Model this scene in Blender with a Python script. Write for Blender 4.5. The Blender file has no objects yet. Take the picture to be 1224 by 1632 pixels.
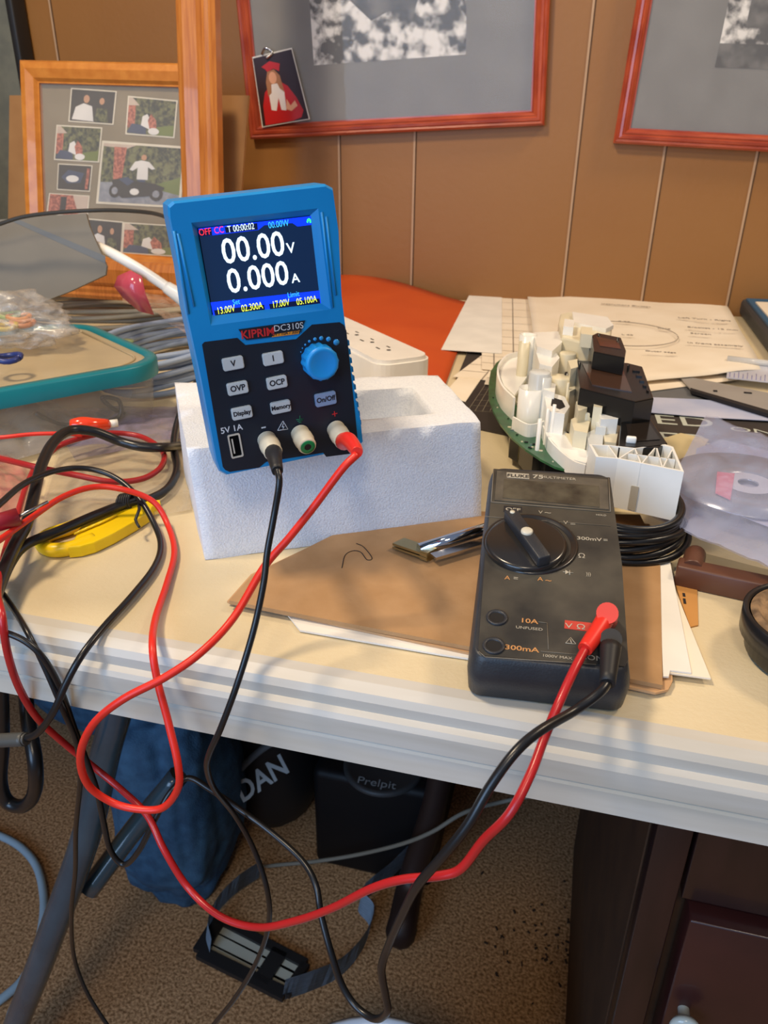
import bpy, bmesh, math, random
from mathutils import Vector, Matrix, Euler, noise
random.seed(7)
# ------------------------------------------------------------ camera, world, lights
SC = bpy.context.scene
COL = SC.collection
YAW, PITCH, ROLL = (math.radians(a) for a in (14.379, 26.034, .653))
FOC = 1226.0
_f = Vector((-math.sin(YAW)*math.cos(PITCH), math.cos(YAW)*math.cos(PITCH), -math.sin(PITCH)))
_r0 = Vector((math.cos(YAW), math.sin(YAW), 0)); _u0 = _r0.cross(_f)
RV = _r0*math.cos(ROLL)+_u0*math.sin(ROLL); UV = RV.cross(_f); FV = _f
CAM = Vector((0, 0, 1.0))
cd = bpy.data.cameras.new('camera'); cam = bpy.data.objects.new('camera', cd); COL.objects.link(cam)
cam.matrix_world = Matrix(((RV.x, UV.x, -FV.x, CAM.x), (RV.y, UV.y, -FV.y, CAM.y), (RV.z, UV.z, -FV.z, CAM.z), (0, 0, 0, 1)))
cd.sensor_fit = 'HORIZONTAL'; cd.sensor_width = 36; cd.lens = 36*FOC/1224
cd.clip_start = .01; cd.clip_end = 50
cd.dof.use_dof = True; cd.dof.focus_distance = .46; cd.dof.aperture_fstop = 26
SC.camera = cam
SC.view_settings.view_transform = 'Standard'; SC.view_settings.look = 'None'
SC.view_settings.exposure = -.2; SC.view_settings.gamma = 1.0; SC.view_settings.use_curve_mapping = False
w = bpy.data.worlds.new('room_light'); SC.world = w; w.use_nodes = True
w.node_tree.nodes['Background'].inputs[0].default_value = (.55, .68, 1, 1)
w.node_tree.nodes['Background'].inputs[1].default_value = .34
def area(name, loc, tgt, sx, sy, col, e):
    l = bpy.data.lights.new(name, 'AREA'); l.shape = 'RECTANGLE'; l.size = sx; l.size_y = sy; l.color = col; l.energy = e
    o = bpy.data.objects.new(name, l); COL.objects.link(o); o.location = loc
    o.rotation_euler = (Vector(tgt)-Vector(loc)).to_track_quat('-Z', 'Y').to_euler(); return o
area('ceiling_lamp_light', (-.75, .15, 2.25), (-.1, .7, .8), .22, .22, (1, .79, .54), 24)
area('upper_right_lamp_light', (.85, .95, 2.15), (.1, .8, .8), .25, .25, (1, .79, .54), 12)  # second warm lamp, overhead at the upper right, out of view
area('floor_fill_light', (.1, -.9, 2.2), (-.1, .6, .2), .3, .3, (1, .82, .60), 11)  # added warm fill behind the camera, brightens the floor under the table
area('window_light', (-.75, -1.3, 1.25), (-.05, .5, .7), 1.1, 1.0, (.42, .65, 1), 27)

def ray(px, py): return FV + RV*((px-612)/FOC) - UV*((py-816)/FOC)
def Z(px, py, z): r = ray(px, py); return CAM + r*((z-1.0)/r.z)
def Y(px, py, y): r = ray(px, py); return CAM + r*(y/r.y)
TZ = .743      # table top height
YW = 1.38      # face of the back wall
def T(px, py, h=0): return Z(px, py, TZ+h)

# ------------------------------------------------------------ materials
def lin(c):
    return tuple((v/12.92 if v <= .04045 else ((v+.055)/1.055)**2.4) for v in c)
def rgb(r, g, b): return lin((r/255, g/255, b/255))
MATS = {}
def mat(name, col, rough=.5, metal=0, emit=None, es=1, alpha=1, trans=0, ior=1.45, spec=.5, coat=0,
        var=None, vscale=20, bump=0, bscale=200, sss=0, stretch=(1, 1, 1), vdetail=4, ramp=(.35, .65), brough=.55):
    if name in MATS: return MATS[name]
    m = bpy.data.materials.new(name); m.use_nodes = True; MATS[name] = m
    nt = m.node_tree; N = nt.nodes; L = nt.links; b = N['Principled BSDF']
    b.inputs['Base Color'].default_value = (*col, 1); b.inputs['Roughness'].default_value = rough
    b.inputs['Metallic'].default_value = metal; b.inputs['IOR'].default_value = ior
    b.inputs['Specular IOR Level'].default_value = spec
    b.inputs['Transmission Weight'].default_value = trans; b.inputs['Alpha'].default_value = alpha
    b.inputs['Coat Weight'].default_value = coat
    if sss: b.inputs['Subsurface Weight'].default_value = sss; b.inputs['Subsurface Radius'].default_value = (.02, .02, .02); b.inputs['Subsurface Scale'].default_value = 1
    if emit: b.inputs['Emission Color'].default_value = (*emit, 1); b.inputs['Emission Strength'].default_value = es
    tc = N.new('ShaderNodeTexCoord'); mp = N.new('ShaderNodeMapping'); mp.inputs['Scale'].default_value = stretch
    L.new(tc.outputs['Object'], mp.inputs[0])
    if var is None: var = tuple(c*.9 for c in col)
    nz = N.new('ShaderNodeTexNoise'); nz.inputs['Scale'].default_value = vscale; nz.inputs['Detail'].default_value = vdetail
    L.new(mp.outputs[0], nz.inputs['Vector'])
    cr = N.new('ShaderNodeValToRGB'); cr.color_ramp.elements[0].position = ramp[0]; cr.color_ramp.elements[1].position = ramp[1]
    cr.color_ramp.elements[0].color = (*var, 1); cr.color_ramp.elements[1].color = (*col, 1)
    L.new(nz.outputs[0], cr.inputs[0]); L.new(cr.outputs[0], b.inputs['Base Color'])
    if bump:
        n2 = N.new('ShaderNodeTexNoise'); n2.inputs['Scale'].default_value = bscale; n2.inputs['Detail'].default_value = 3
        L.new(mp.outputs[0], n2.inputs['Vector'])
        bp = N.new('ShaderNodeBump'); bp.inputs['Strength'].default_value = bump; bp.inputs['Distance'].default_value = .002
        L.new(n2.outputs[0], bp.inputs['Height']); L.new(bp.outputs[0], b.inputs['Normal'])
    return m
def film(name, col, lo=.12, hi=.55, scale=30, rough=.12, bump=.6):
    """thin clear plastic: mostly see-through, glossy, milky along its creases"""
    if name in MATS: return MATS[name]
    m = bpy.data.materials.new(name); m.use_nodes = True; MATS[name] = m
    nt = m.node_tree; N = nt.nodes; L = nt.links; b = N['Principled BSDF']; out = N['Material Output']
    b.inputs['Base Color'].default_value = (*col, 1); b.inputs['Roughness'].default_value = rough; b.inputs['Specular IOR Level'].default_value = .9
    tr = N.new('ShaderNodeBsdfTransparent'); tr.inputs[0].default_value = (.97, .97, .98, 1); mx = N.new('ShaderNodeMixShader')
    tc = N.new('ShaderNodeTexCoord'); nz = N.new('ShaderNodeTexNoise'); nz.inputs['Scale'].default_value = scale; nz.inputs['Detail'].default_value = 5
    nz.inputs['Distortion'].default_value = 1.2
    L.new(tc.outputs['Object'], nz.inputs['Vector'])
    mr = N.new('ShaderNodeMapRange'); mr.inputs[1].default_value = .35; mr.inputs[2].default_value = .7; mr.inputs[3].default_value = lo; mr.inputs[4].default_value = hi
    L.new(nz.outputs[0], mr.inputs[0]); L.new(mr.outputs[0], mx.inputs[0]); L.new(tr.outputs[0], mx.inputs[1]); L.new(b.outputs[0], mx.inputs[2])
    L.new(mx.outputs[0], out.inputs[0])
    bp = N.new('ShaderNodeBump'); bp.inputs['Strength'].default_value = bump; bp.inputs['Distance'].default_value = .004
    L.new(nz.outputs[0], bp.inputs['Height']); L.new(bp.outputs[0], b.inputs['Normal'])
    return m
def wood(name, c1, c2, stretch=(3, 3, 40), rough=.35, coat=.3):
    m = mat(name, c1, rough, var=c2, vscale=6, stretch=stretch, coat=coat, bump=.1, bscale=30, vdetail=6); return m

M_wall = mat('tan_painted_panelling', rgb(150, 104, 52), .5, var=rgb(144, 97, 46), vscale=3, bump=.15, bscale=120)
M_groove = mat('pale_panel_groove', rgb(186, 152, 118), .6)
M_table = mat('cream_moulded_plastic', rgb(220, 204, 168), .42, var=rgb(207, 190, 153), vscale=9, bump=.12, bscale=350, vdetail=6)
M_edge = mat('pale_grey_cream_plastic', rgb(200, 195, 184), .45, var=rgb(186, 179, 164), vscale=6, stretch=(1, 6, 12))
M_carpet = mat('brown_carpet_pile', rgb(196, 156, 114), .95, var=rgb(122, 90, 60), vscale=260, bump=1, bscale=260, spec=.1)
M_red = mat('red_pvc', rgb(226, 48, 34), .38, spec=.5)
M_red2 = mat('dark_red_pvc', rgb(186, 36, 38), .3, spec=.6)
M_blk = mat('black_rubber', rgb(26, 27, 29), .3, spec=.6)
M_blk2 = mat('matt_black_rubber', rgb(32, 32, 33), .5)
M_white = mat('white_plastic', rgb(240, 238, 230), .3)
M_cream = mat('cream_plastic', rgb(232, 226, 204), .4)
M_steel = mat('brushed_steel', rgb(190, 190, 192), .25, 1)
M_chrome = mat('chrome', rgb(220, 222, 226), .08, 1)
M_brass = mat('dull_brass', rgb(176, 160, 112), .35, 1)
M_ink = mat('black_ink', rgb(30, 28, 30), .7)
M_paper = mat('off_white_paper', rgb(238, 226, 205), .8, var=rgb(230, 216, 192), vscale=14)
M_paperw = mat('white_paper', rgb(236, 232, 222), .8)
M_line = mat('pencil_line', rgb(150, 138, 124), .8)

# ------------------------------------------------------------ mesh helpers
MW = {}
def newbm(): return bmesh.new()
def face(bm, vs, mi=0, smooth=False):
    try:
        f = bm.faces.new(vs); f.material_index = mi; f.smooth = smooth; return f
    except ValueError: return None
def box(bm, c, s, M=None, mi=0, bev=0, seg=2):
    b2 = newbm(); bmesh.ops.create_cube(b2, size=1)
    for v in b2.verts: v.co = Vector((v.co.x*s[0], v.co.y*s[1], v.co.z*s[2]))+Vector(c)
    if bev: bmesh.ops.bevel(b2, geom=b2.edges[:], offset=bev, segments=seg, profile=.5, affect='EDGES')
    merge(bm, b2, M, mi, bool(bev))
def merge(bm, b2, M=None, mi=0, smooth=False):
    vm = {}
    for v in b2.verts: vm[v] = bm.verts.new(M @ v.co if M else v.co)
    for f in b2.faces:
        g = face(bm, [vm[v] for v in f.verts], mi if mi is not None else f.material_index, smooth)
    b2.free()
def prism(bm, pts, z0, z1, M=None, mi=0, bev=0, seg=2, smooth=False):
    """pts 2D outline (x,y); extruded from z0 to z1"""
    b2 = newbm()
    a = [b2.verts.new((p[0], p[1], z0)) for p in pts]; b = [b2.verts.new((p[0], p[1], z1)) for p in pts]
    n = len(pts); b2.faces.new(list(reversed(a))); b2.faces.new(b)
    for i in range(n): b2.faces.new((a[i], a[(i+1) % n], b[(i+1) % n], b[i]))
    bmesh.ops.recalc_face_normals(b2, faces=b2.faces[:])
    if bev: bmesh.ops.bevel(b2, geom=[e for e in b2.edges if abs(e.verts[0].co.z-e.verts[1].co.z) < 1e-7], offset=bev, segments=seg, profile=.5, affect='EDGES')
    merge(bm, b2, M, mi, smooth)
def rrect(w, h, r, n=4, cx=0, cy=0):
    o = []
    for k, (sx, sy) in enumerate(((1, 1), (-1, 1), (-1, -1), (1, -1))):
        for i in range(n+1):
            a = math.pi/2*(k+i/n)
            o.append((cx+sx*(w/2-r)+r*math.cos(a), cy+sy*(h/2-r)+r*math.sin(a)))
    return o
def smoothpath(P, n=6):
    P = [Vector(p) for p in P]
    if len(P) < 3: return P
    Q = [P[0]*2-P[1]]+P+[P[-1]*2-P[-2]]; out = []
    for i in range(1, len(Q)-2):
        a, b, c, d = Q[i-1:i+3]
        for k in range(n):
            t = k/n; out.append(.5*((2*b)+(c-a)*t+(2*a-5*b+4*c-d)*t*t+(-a+3*b-3*c+d)*t**3))
    out.append(P[-1]); return out
def tube(bm, P, r, seg=10, n=6, mi=0, caps=True, smooth=True):
    pts = smoothpath(P, n) if n else [Vector(p) for p in P]
    m = len(pts); rs = r if callable(r) else (lambda t: r)
    tg = [(pts[min(i+1, m-1)]-pts[max(i-1, 0)]).normalized() for i in range(m)]
    up = Vector((0, 0, 1)) if abs(tg[0].z) < .9 else Vector((1, 0, 0))
    nrm = (up-tg[0]*up.dot(tg[0])).normalized(); rings = []
    for i in range(m):
        nrm = (nrm-tg[i]*nrm.dot(tg[i])).normalized(); bn = tg[i].cross(nrm); rr = rs(i/(m-1))
        rings.append([bm.verts.new(pts[i]+(nrm*math.cos(a)+bn*math.sin(a))*rr) for a in (2*math.pi*k/seg for k in range(seg))])
    for i in range(m-1):
        for k in range(seg): face(bm, (rings[i][k], rings[i][(k+1) % seg], rings[i+1][(k+1) % seg], rings[i+1][k]), mi, smooth)
    if caps: face(bm, list(reversed(rings[0])), mi); face(bm, rings[-1], mi)
def lathe(bm, prof, M=None, seg=32, mi=0, smooth=True):
    """prof list of (radius, z)"""
    rings = []
    for r, z in prof:
        if r < 1e-6:
            c = Vector((0, 0, z)); rings.append([bm.verts.new(M @ c if M else c)])
        else:
            rings.append([bm.verts.new((M @ Vector((r*math.cos(a), r*math.sin(a), z))) if M else (r*math.cos(a), r*math.sin(a), z)) for a in (2*math.pi*k/seg for k in range(seg))])
    for A, B in zip(rings, rings[1:]):
        for k in range(seg):
            k2 = (k+1) % seg
            if len(A) == 1 and len(B) == 1: continue
            if len(A) == 1: face(bm, (A[0], B[k], B[k2]), mi, smooth)
            elif len(B) == 1: face(bm, (A[k], A[k2], B[0]), mi, smooth)
            else: face(bm, (A[k], A[k2], B[k2], B[k]), mi, smooth)
def poly(bm, pts, mi=0, off=Vector((0, 0, 0))):
    return face(bm, [bm.verts.new(Vector(p)+off) for p in pts], mi)
def grid(bm, fn, nx, ny, mi=0, thick=0, smooth=True):
    """fn(u,v)->Vector surface; optional thickness along the surface normal"""
    V = [[bm.verts.new(fn(i/nx, j/ny)) for i in range(nx+1)] for j in range(ny+1)]
    for j in range(ny):
        for i in range(nx): face(bm, (V[j][i], V[j][i+1], V[j+1][i+1], V[j+1][i]), mi, smooth)
    if thick:
        bm.normal_update()
        W = [[bm.verts.new(V[j][i].co-V[j][i].normal*thick) for i in range(nx+1)] for j in range(ny+1)]
        for j in range(ny):
            for i in range(nx): face(bm, (W[j][i], W[j+1][i], W[j+1][i+1], W[j][i+1]), mi, smooth)
        for i in range(nx):
            face(bm, (V[0][i+1], V[0][i], W[0][i], W[0][i+1]), mi); face(bm, (V[ny][i], V[ny][i+1], W[ny][i+1], W[ny][i]), mi)
        for j in range(ny):
            face(bm, (V[j][0], V[j+1][0], W[j+1][0], W[j][0]), mi); face(bm, (V[j+1][nx], V[j][nx], W[j][nx], W[j+1][nx]), mi)
def bil(q, u, v): return (q[0]*(1-u)+q[1]*u)*(1-v)+(q[3]*(1-u)+q[2]*u)*v

def tag(o, label=None, cat=None, group=None, kind=None):
    if label: o['label'] = label
    if cat: o['category'] = cat
    if group: o['group'] = group
    if kind: o['kind'] = kind
    return o
def link(name, bm, mats, parent=None, M=None, label=None, fix=True):
    """part: vertices are world coordinates unless M given (then local to M)"""
    if fix: bmesh.ops.recalc_face_normals(bm, faces=bm.faces[:])
    me = bpy.data.meshes.new(name); bm.to_mesh(me); bm.free()
    for m in (mats if isinstance(mats, (list, tuple)) else [mats]): me.materials.append(m)
    o = bpy.data.objects.new(name, me); COL.objects.link(o)
    if M is not None: me.transform(M)
    if parent:
        me.transform(MW[parent.name].inverted()); o.parent = parent; MW[o.name] = MW[parent.name]
    if label: o['label'] = label
    return o
def solo(name, bm, mats, label, cat, group=None, M=None, fix=True):
    o = link(name, bm, mats, None, M, fix=fix); me = o.data
    n = len(me.vertices); c = sum((v.co for v in me.vertices), Vector())/n
    b = Vector((c.x, c.y, min(v.co.z for v in me.vertices)))
    me.transform(Matrix.Translation(-b)); o.location = b; MW[o.name] = Matrix.Translation(b)
    return tag(o, label, cat, group)
def thing(name, label, cat, M, group=None):
    if isinstance(M, Vector): M = Matrix.Translation(M)
    o = bpy.data.objects.new(name, None); COL.objects.link(o); o.matrix_world = M; o.empty_display_size = .02; MW[o.name] = M.copy()
    return tag(o, label, cat, group)
def text(s, size, M, m, parent, name='lettering', sx=1.0, ext=.0001, align='CENTER', bold=0, shear=0, sp=1.0):
    """M: frame whose x runs along the text and z out of the surface (world)"""
    c = bpy.data.curves.new('t', 'FONT'); c.body = s; c.size = size; c.align_x = align; c.align_y = 'CENTER'; c.extrude = ext; c.offset = bold
    c.shear = shear; c.space_character = sp; c.resolution_u = 3
    o = bpy.data.objects.new('t', c); COL.objects.link(o)
    dg = bpy.context.evaluated_depsgraph_get(); me = bpy.data.meshes.new_from_object(o.evaluated_get(dg))
    bpy.data.objects.remove(o); bpy.data.curves.remove(c)
    me.transform(Matrix.Diagonal((sx, 1, 1, 1))); me.transform(M); me.transform(MW[parent.name].inverted())
    me.name = name; me.materials.clear(); me.materials.append(m)
    r = bpy.data.objects.new(name, me); COL.objects.link(r); r.parent = parent; MW[r.name] = MW[parent.name]
    return r
def frameM(o, x, n):
    n = Vector(n).normalized(); x = Vector(x); x = (x-n*x.dot(n)).normalized(); y = n.cross(x)
    return Matrix(((x.x, y.x, n.x, o[0]), (x.y, y.y, n.y, o[1]), (x.z, y.z, n.z, o[2]), (0, 0, 0, 1)))
def hit(M, px, py, z=0):
    """pixel to local (x, y) on plane z of frame M"""
    Mi = M.inverted(); a = Mi @ CAM; d = Mi.to_3x3() @ ray(px, py); t = (z-a.z)/d.z; p = a+d*t; return Vector((p.x, p.y, z))
def nz(p, s=1, seed=0): return noise.noise(Vector(p)*s+Vector((seed*7.3, seed*3.1, seed*1.7)))

# ------------------------------------------------------------ room
bm = newbm(); box(bm, (0, .2, -.01), (4.2, 3.8, .02)); tag(link('floor', bm, M_carpet), kind='structure')
bm = newbm(); box(bm, (0, YW+.05, 1.25), (4.2, .1, 2.5))

tag(link('wall_back', bm, M_wall), kind='structure')
M_plain = mat('side_wall_paint', rgb(120, 96, 70), .8)
bm = newbm(); box(bm, (-2.05, .2, 1.25), (.1, 3.4, 2.5)); tag(link('wall_left', bm, M_plain), kind='structure')
bm = newbm(); box(bm, (2.05, .2, 1.25), (.1, 3.4, 2.5)); tag(link('wall_right', bm, M_plain), kind='structure')
for k, (px, py) in enumerate([(86, 50), (541, 285), (658, 340), (914, 300), (1042, 350), (1183, 360)]):
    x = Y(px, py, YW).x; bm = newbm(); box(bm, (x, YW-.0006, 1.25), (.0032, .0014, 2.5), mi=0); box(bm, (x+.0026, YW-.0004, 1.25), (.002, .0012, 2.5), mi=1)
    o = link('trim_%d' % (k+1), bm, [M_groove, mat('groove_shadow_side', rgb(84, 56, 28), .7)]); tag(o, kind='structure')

# ------------------------------------------------------------ folding table
ED = .304
tb = thing('folding_table', 'cream plastic folding table with a ribbed front edge and blue-grey steel legs', 'table', Vector((0, .8, 0)))
X0, X1 = -1.55, 1.0
bm = newbm()
prof = [(1.365, TZ), (.318, TZ), (.312, TZ-.001), (.3065, TZ-.004), (.3045, TZ-.008), (.3045, TZ-.014), (.3015, TZ-.016), (.300, TZ-.019), (.300, TZ-.030), (.3025, TZ-.0325), (.301, TZ-.034), (.300, TZ-.047), (.312, TZ-.047), (.318, TZ-.020), (1.365, TZ-.020)]
va = [bm.verts.new((X0, y, z)) for y, z in prof]; vb = [bm.verts.new((X1, y, z)) for y, z in prof]
for i in range(len(prof)):
    j = (i+1) % len(prof); face(bm, (va[i], va[j], vb[j], vb[i]), 1 if 1 <= i <= 12 else 0)
face(bm, va, 1); face(bm, list(reversed(vb)), 1)
link('table_top', bm, [M_table, M_edge], tb)
M_leg = mat('blue_grey_enamelled_steel', rgb(54, 76, 88), .25, coat=.4, var=rgb(44, 64, 76))
bm = newbm(); tube(bm, [Vector((-.42, .47, .70)), Vector((-.325, .47, .70)), Y(190, 1110, .47), Y(168, 1200, .465), Y(135, 1340, .44), Y(70, 1520, .41), Y(10, 1690, .39), Vector((-.5, .36, .02))], .0140, 16)
link('leg', bm, M_leg, tb)
bm = newbm(); tube(bm, [Y(285, 1235, .52), Y(215, 1320, .49), Y(140, 1420, .445)], .011, 10)
link('leg_brace', bm, M_leg, tb)
bm = newbm(); tube(bm, [Vector((.86, .47, .70)), Vector((.87, .45, .4)), Vector((.88, .4, .02))], .0155, 16)
link('leg', bm, M_leg, tb)

# ------------------------------------------------------------ bench power supply
def faceM(pos, yaw, tilt, roll):
    N_ = Vector((math.sin(yaw)*math.cos(tilt), -math.cos(yaw)*math.cos(tilt), math.sin(tilt)))
    X_ = Vector((math.cos(yaw), math.sin(yaw), 0)); Y_ = N_.cross(X_)
    X2 = X_*math.cos(roll)+Y_*math.sin(roll); return frameM(pos, X2, N_)
PM = faceM(Vector((-.1665, .3985, .9005)), math.radians(36), math.radians(.9), math.radians(5.7))
def ph(px, py, z=0): return hit(PM, px, py, z)
psu = thing('bench_power_supply', 'blue bench power supply with a lit colour screen standing tilted on the white foam block', 'power supply', PM)
M_blue = mat('bright_blue_abs', rgb(14, 136, 204), .38, var=rgb(12, 130, 198))
M_navy = mat('navy_black_panel', rgb(20, 31, 44), .45, var=rgb(17, 27, 39))
M_btn = mat('pale_grey_rubber_key', rgb(190, 198, 200), .5)
M_btnb = mat('blue_grey_rubber_key', rgb(128, 152, 186), .5)
Wp, Hp = .0885, .1485
outer = [ph(*p) for p in [(276, 321), (520, 293.5), (532, 300), (541, 365), (546, 470), (552, 520), (569, 640), (576, 668), (580, 706), (572, 715), (362, 759), (350, 753), (344, 735), (318, 600), (296, 500), (286, 430), (269, 345), (268, 328)]]
bez_o = [ph(*p) for p in [(305, 355), (507, 332), (527, 493), (336, 519)]]
scr = [ph(*p) for p in [(316, 364.5), (497, 344), (513, 484), (340, 503.5)]]
bm = newbm()
oc = sum(outer, Vector())/len(outer); per = []
for p in outer: per.append(p)
def ringverts(L, z, s=1.0): return [bm.verts.new(PM @ Vector((oc.x+(p.x-oc.x)*s, oc.y+(p.y-oc.y)*s, z))) for p in L]
r0 = ringverts(outer, -.0025); r1 = ringverts(outer, -.022); r2 = ringverts(outer, -.026, .93); rf = ringverts(outer, 0, .985)
n = len(outer)
for A, B in ((rf, r0), (r0, r1), (r1, r2)):
    for i in range(n): face(bm, (A[i], A[(i+1) % n], B[(i+1) % n], B[i]), 0)
face(bm, r2, 0)
# front face with an opening for the screen recess: bridge outline to the bezel quad
bz = [bm.verts.new(PM @ Vector((p.x, p.y, 0))) for p in bez_o]; sc_ = [bm.verts.new(PM @ Vector((p.x, p.y, -.0035))) for p in scr]
seg = {0: range(17, 20), 1: range(2, 6), 2: range(9, 9)}
def near(c): return min(range(n), key=lambda i: (rf[i].co-bz[c].co).length)
cor = [0, 1, 6, 14]
for c in range(4):
    i0, i1 = cor[c], cor[(c+1) % 4]; idx = []
    i = i0
    while True:
        idx.append(i % n)
        if i % n == i1 % n: break
        i += 1
    face(bm, [rf[i] for i in idx]+[bz[(c+1) % 4], bz[c]], 0)
for c in range(4): face(bm, (bz[c], bz[(c+1) % 4], sc_[(c+1) % 4], sc_[c]), 0)
link('front_housing', bm, M_blue, psu, fix=True)
bm = newbm(); box(bm, (0, .001, -.068), (.068, .128, .088), M=PM, bev=.003)
for k in range(9): box(bm, (.0345, -.04+.01*k, -.07), (.0006, .0045, .05), M=PM, mi=1)
link('body', bm, [mat('dark_grey_coated_steel', rgb(52, 56, 60), .5), M_ink], psu)
# side grips and outline ridges
bm = newbm()
for L in ([(283, 372), (309, 488)], [(277, 368), (300, 500)], [(519, 345), (535, 470)], [(512, 338), (530, 490)]):
    a, b = ph(*L[0]), ph(*L[1]); b9 = newbm(); tube(b9, [PM @ Vector((a.x, a.y, .0002)), PM @ Vector((b.x, b.y, .0002))], .0007, 8, n=0); link('grip_ridge', b9, M_blue, psu)
for k in range(10):
    p = ph(553+2.1*k, 545+14*k, -.01); box(bm, (p.x-.0002, p.y, -.012), (.0014, .0030, .010), M=PM)
link('side_grip', bm, M_blue, psu)
# screen
scr_m = lambda n_, c, e=1.6: mat(n_, c, .2, emit=c, es=e, var=c)
S_bg = scr_m('screen_dark_background', rgb(14, 34, 62), 1.0); S_bl = scr_m('screen_blue_bar', rgb(10, 50, 225), 1.5)
S_wh = scr_m('screen_white_digits', rgb(225, 245, 255), 1.1); S_ye = scr_m('screen_yellow_digits', rgb(235, 245, 70), 1.1)
S_rd = scr_m('screen_red_text', rgb(255, 50, 70), 1.1); S_cy = scr_m('screen_cyan_text', rgb(60, 190, 255), 1.1); S_gn = scr_m('screen_green_icon', rgb(60, 255, 130), 1.1)
S_nv = scr_m('screen_navy_tab', rgb(10, 20, 50), 1.0)
def scrpoly(bm, L, z, mi): poly(bm, [PM @ Vector((*ph(px, py, z).xy, z)) for px, py in L], mi)
bm = newbm(); scrpoly(bm, [(316, 364.5), (497, 344), (513, 484), (340, 503.5)], -.0034, 0)
SM = PM
display = link('screen', bm, S_bg, psu, fix=False)
bm = newbm()
scrpoly(bm, [(316, 364.5), (497, 344), (499, 358), (474, 361), (466, 355.5), (421, 359), (412, 366.5), (318, 377.5)], -.0032, 0)
scrpoly(bm, [(316.5, 366), (337, 363.7), (338.5, 375), (318, 377.5)], -.0031, 1)
scrpoly(bm, [(358, 361.8), (410, 355.6), (411, 366), (360, 371.5)], -.0031, 1)
link('screen_bar', bm, [S_bl, S_nv], psu, fix=False); bm = newbm(); scrpoly(bm, [(335.5, 482), (510, 463), (513, 484), (340, 503.5)], -.0032, 0)
scrpoly(bm, [(341, 494.5), (421, 485.5), (422.5, 494), (343, 503)], -.0031, 1)
scrpoly(bm, [(428.5, 484.5), (509, 475.5), (510.5, 483.5), (430.5, 493)], -.0031, 1)
link('screen_bar', bm, [S_bl, S_nv], psu, fix=False)
xdir = (PM.to_3x3() @ Vector((1, 0, 0)))
def ptext(s, px, py, size, m, z=.0001, sx=1, bold=0, name='lettering', dirs=None, M0=None, parent=None, shear=0, sp=1.0):
    M0 = M0 or PM; p = hit(M0, px, py, z)
    if dirs:
        a = hit(M0, *dirs[0], z); b = hit(M0, *dirs[1], z); ang = math.atan2(b.y-a.y, b.x-a.x)
    else: ang = 0
    Mx = M0 @ Matrix.Translation((p.x, p.y, z)) @ Matrix.Rotation(ang, 4, 'Z')
    return text(s, size, Mx, m, parent or psu, name, sx=sx, bold=bold, ext=.00004, shear=shear, sp=sp)
def ztext(s, px, py, size, m, **k): return ptext(s, px, py, size, m, z=-.0030, **k)
ztext('00.00', 404, 396.5, .0178, S_wh, sx=.87, bold=.0002)
ztext('V', 463.5, 396, .0075, S_wh, bold=.0001)
ztext('0.000', 411.5, 443.5, .0178, S_wh, sx=.87, bold=.0002)
ztext('A', 471, 444, .0068, S_wh, bold=.0001)
ztext('OFF', 326.8, 370, .0046, S_rd, sx=.8); ztext('CC', 349, 367, .0046, S_rd, sx=.8)
ztext('T 00:00:02', 384, 363.3, .0046, S_wh, sx=.72); ztext('00.00W', 444, 357.5, .0046, S_cy, sx=.75)
ztext('Set', 376.5, 481.5, .004, S_cy, sx=.8); ztext('Limit', 467.6, 469.5, .004, S_cy, sx=.85)
ztext('13.00V', 360, 494, .0052, S_ye, sx=.68); ztext('02.300A', 401.7, 489.5, .0052, S_ye, sx=.68)
ztext('17.00V', 447.5, 484, .0052, S_ye, sx=.68); ztext('05.100A', 488.8, 479, .0052, S_ye, sx=.68)
# put bottom bar text band above the blue; small green icon
bm = newbm(); scrpoly(bm, [(488.5, 354), (489.5, 349.5), (492.5, 347.5), (495.5, 350), (496, 355), (493.5, 355.5), (493, 352), (491.5, 352), (491, 355.5)], -.0030, 0); link('icon', bm, S_gn, psu, fix=False)
# dark lower panel
def ppoly(L, z): return [ph(px, py, z).xy for px, py in L]
bm = newbm(); prism(bm, ppoly([(322, 549), (326, 545), (378, 538.5), (391, 550), (472, 540.5), (481, 532.5), (497, 517.5), (541, 513.5), (548, 518), (552, 527), (570, 700), (571, 717), (563, 722.5), (520, 728), (515, 721.5), (424, 736), (413, 745), (366, 752), (359, 749), (355, 744)], .0002), -.001, .0003, M=PM)
link('control_panel', bm, M_navy, psu)
bm = newbm(); prism(bm, ppoly([(380, 525), (486, 510.5), (477, 531.5), (392, 542)], .0005), .0003, .0008, M=PM)
prism(bm, ppoly([(433, 537.5), (436.5, 533), (478.5, 526), (476, 532)], .0009), .0008, .0010, M=PM, mi=1)
link('badge', bm, [M_navy, mat('orange_badge_stripe', rgb(214, 142, 44), .5)], psu)
M_txtr = mat('red_lettering', rgb(196, 40, 44), .5); M_txtw = mat('pale_lettering', rgb(205, 212, 218), .5); M_txtk = mat('dark_lettering', rgb(30, 34, 44), .6)
dd = ((392, 542), (477, 531.5))
ptext('KIPRIM', 411, 531.5, .0062, M_txtr, z=.0011, sx=1.0, bold=.00014, dirs=dd); ptext('DC310S', 460, 521.5, .0048, M_txtw, z=.0011, sx=1.05, dirs=dd)
ptext('30V / 10A / 300W', 456.5, 531, .0026, M_txtk, z=.0012, sx=.95, dirs=dd)
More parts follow.
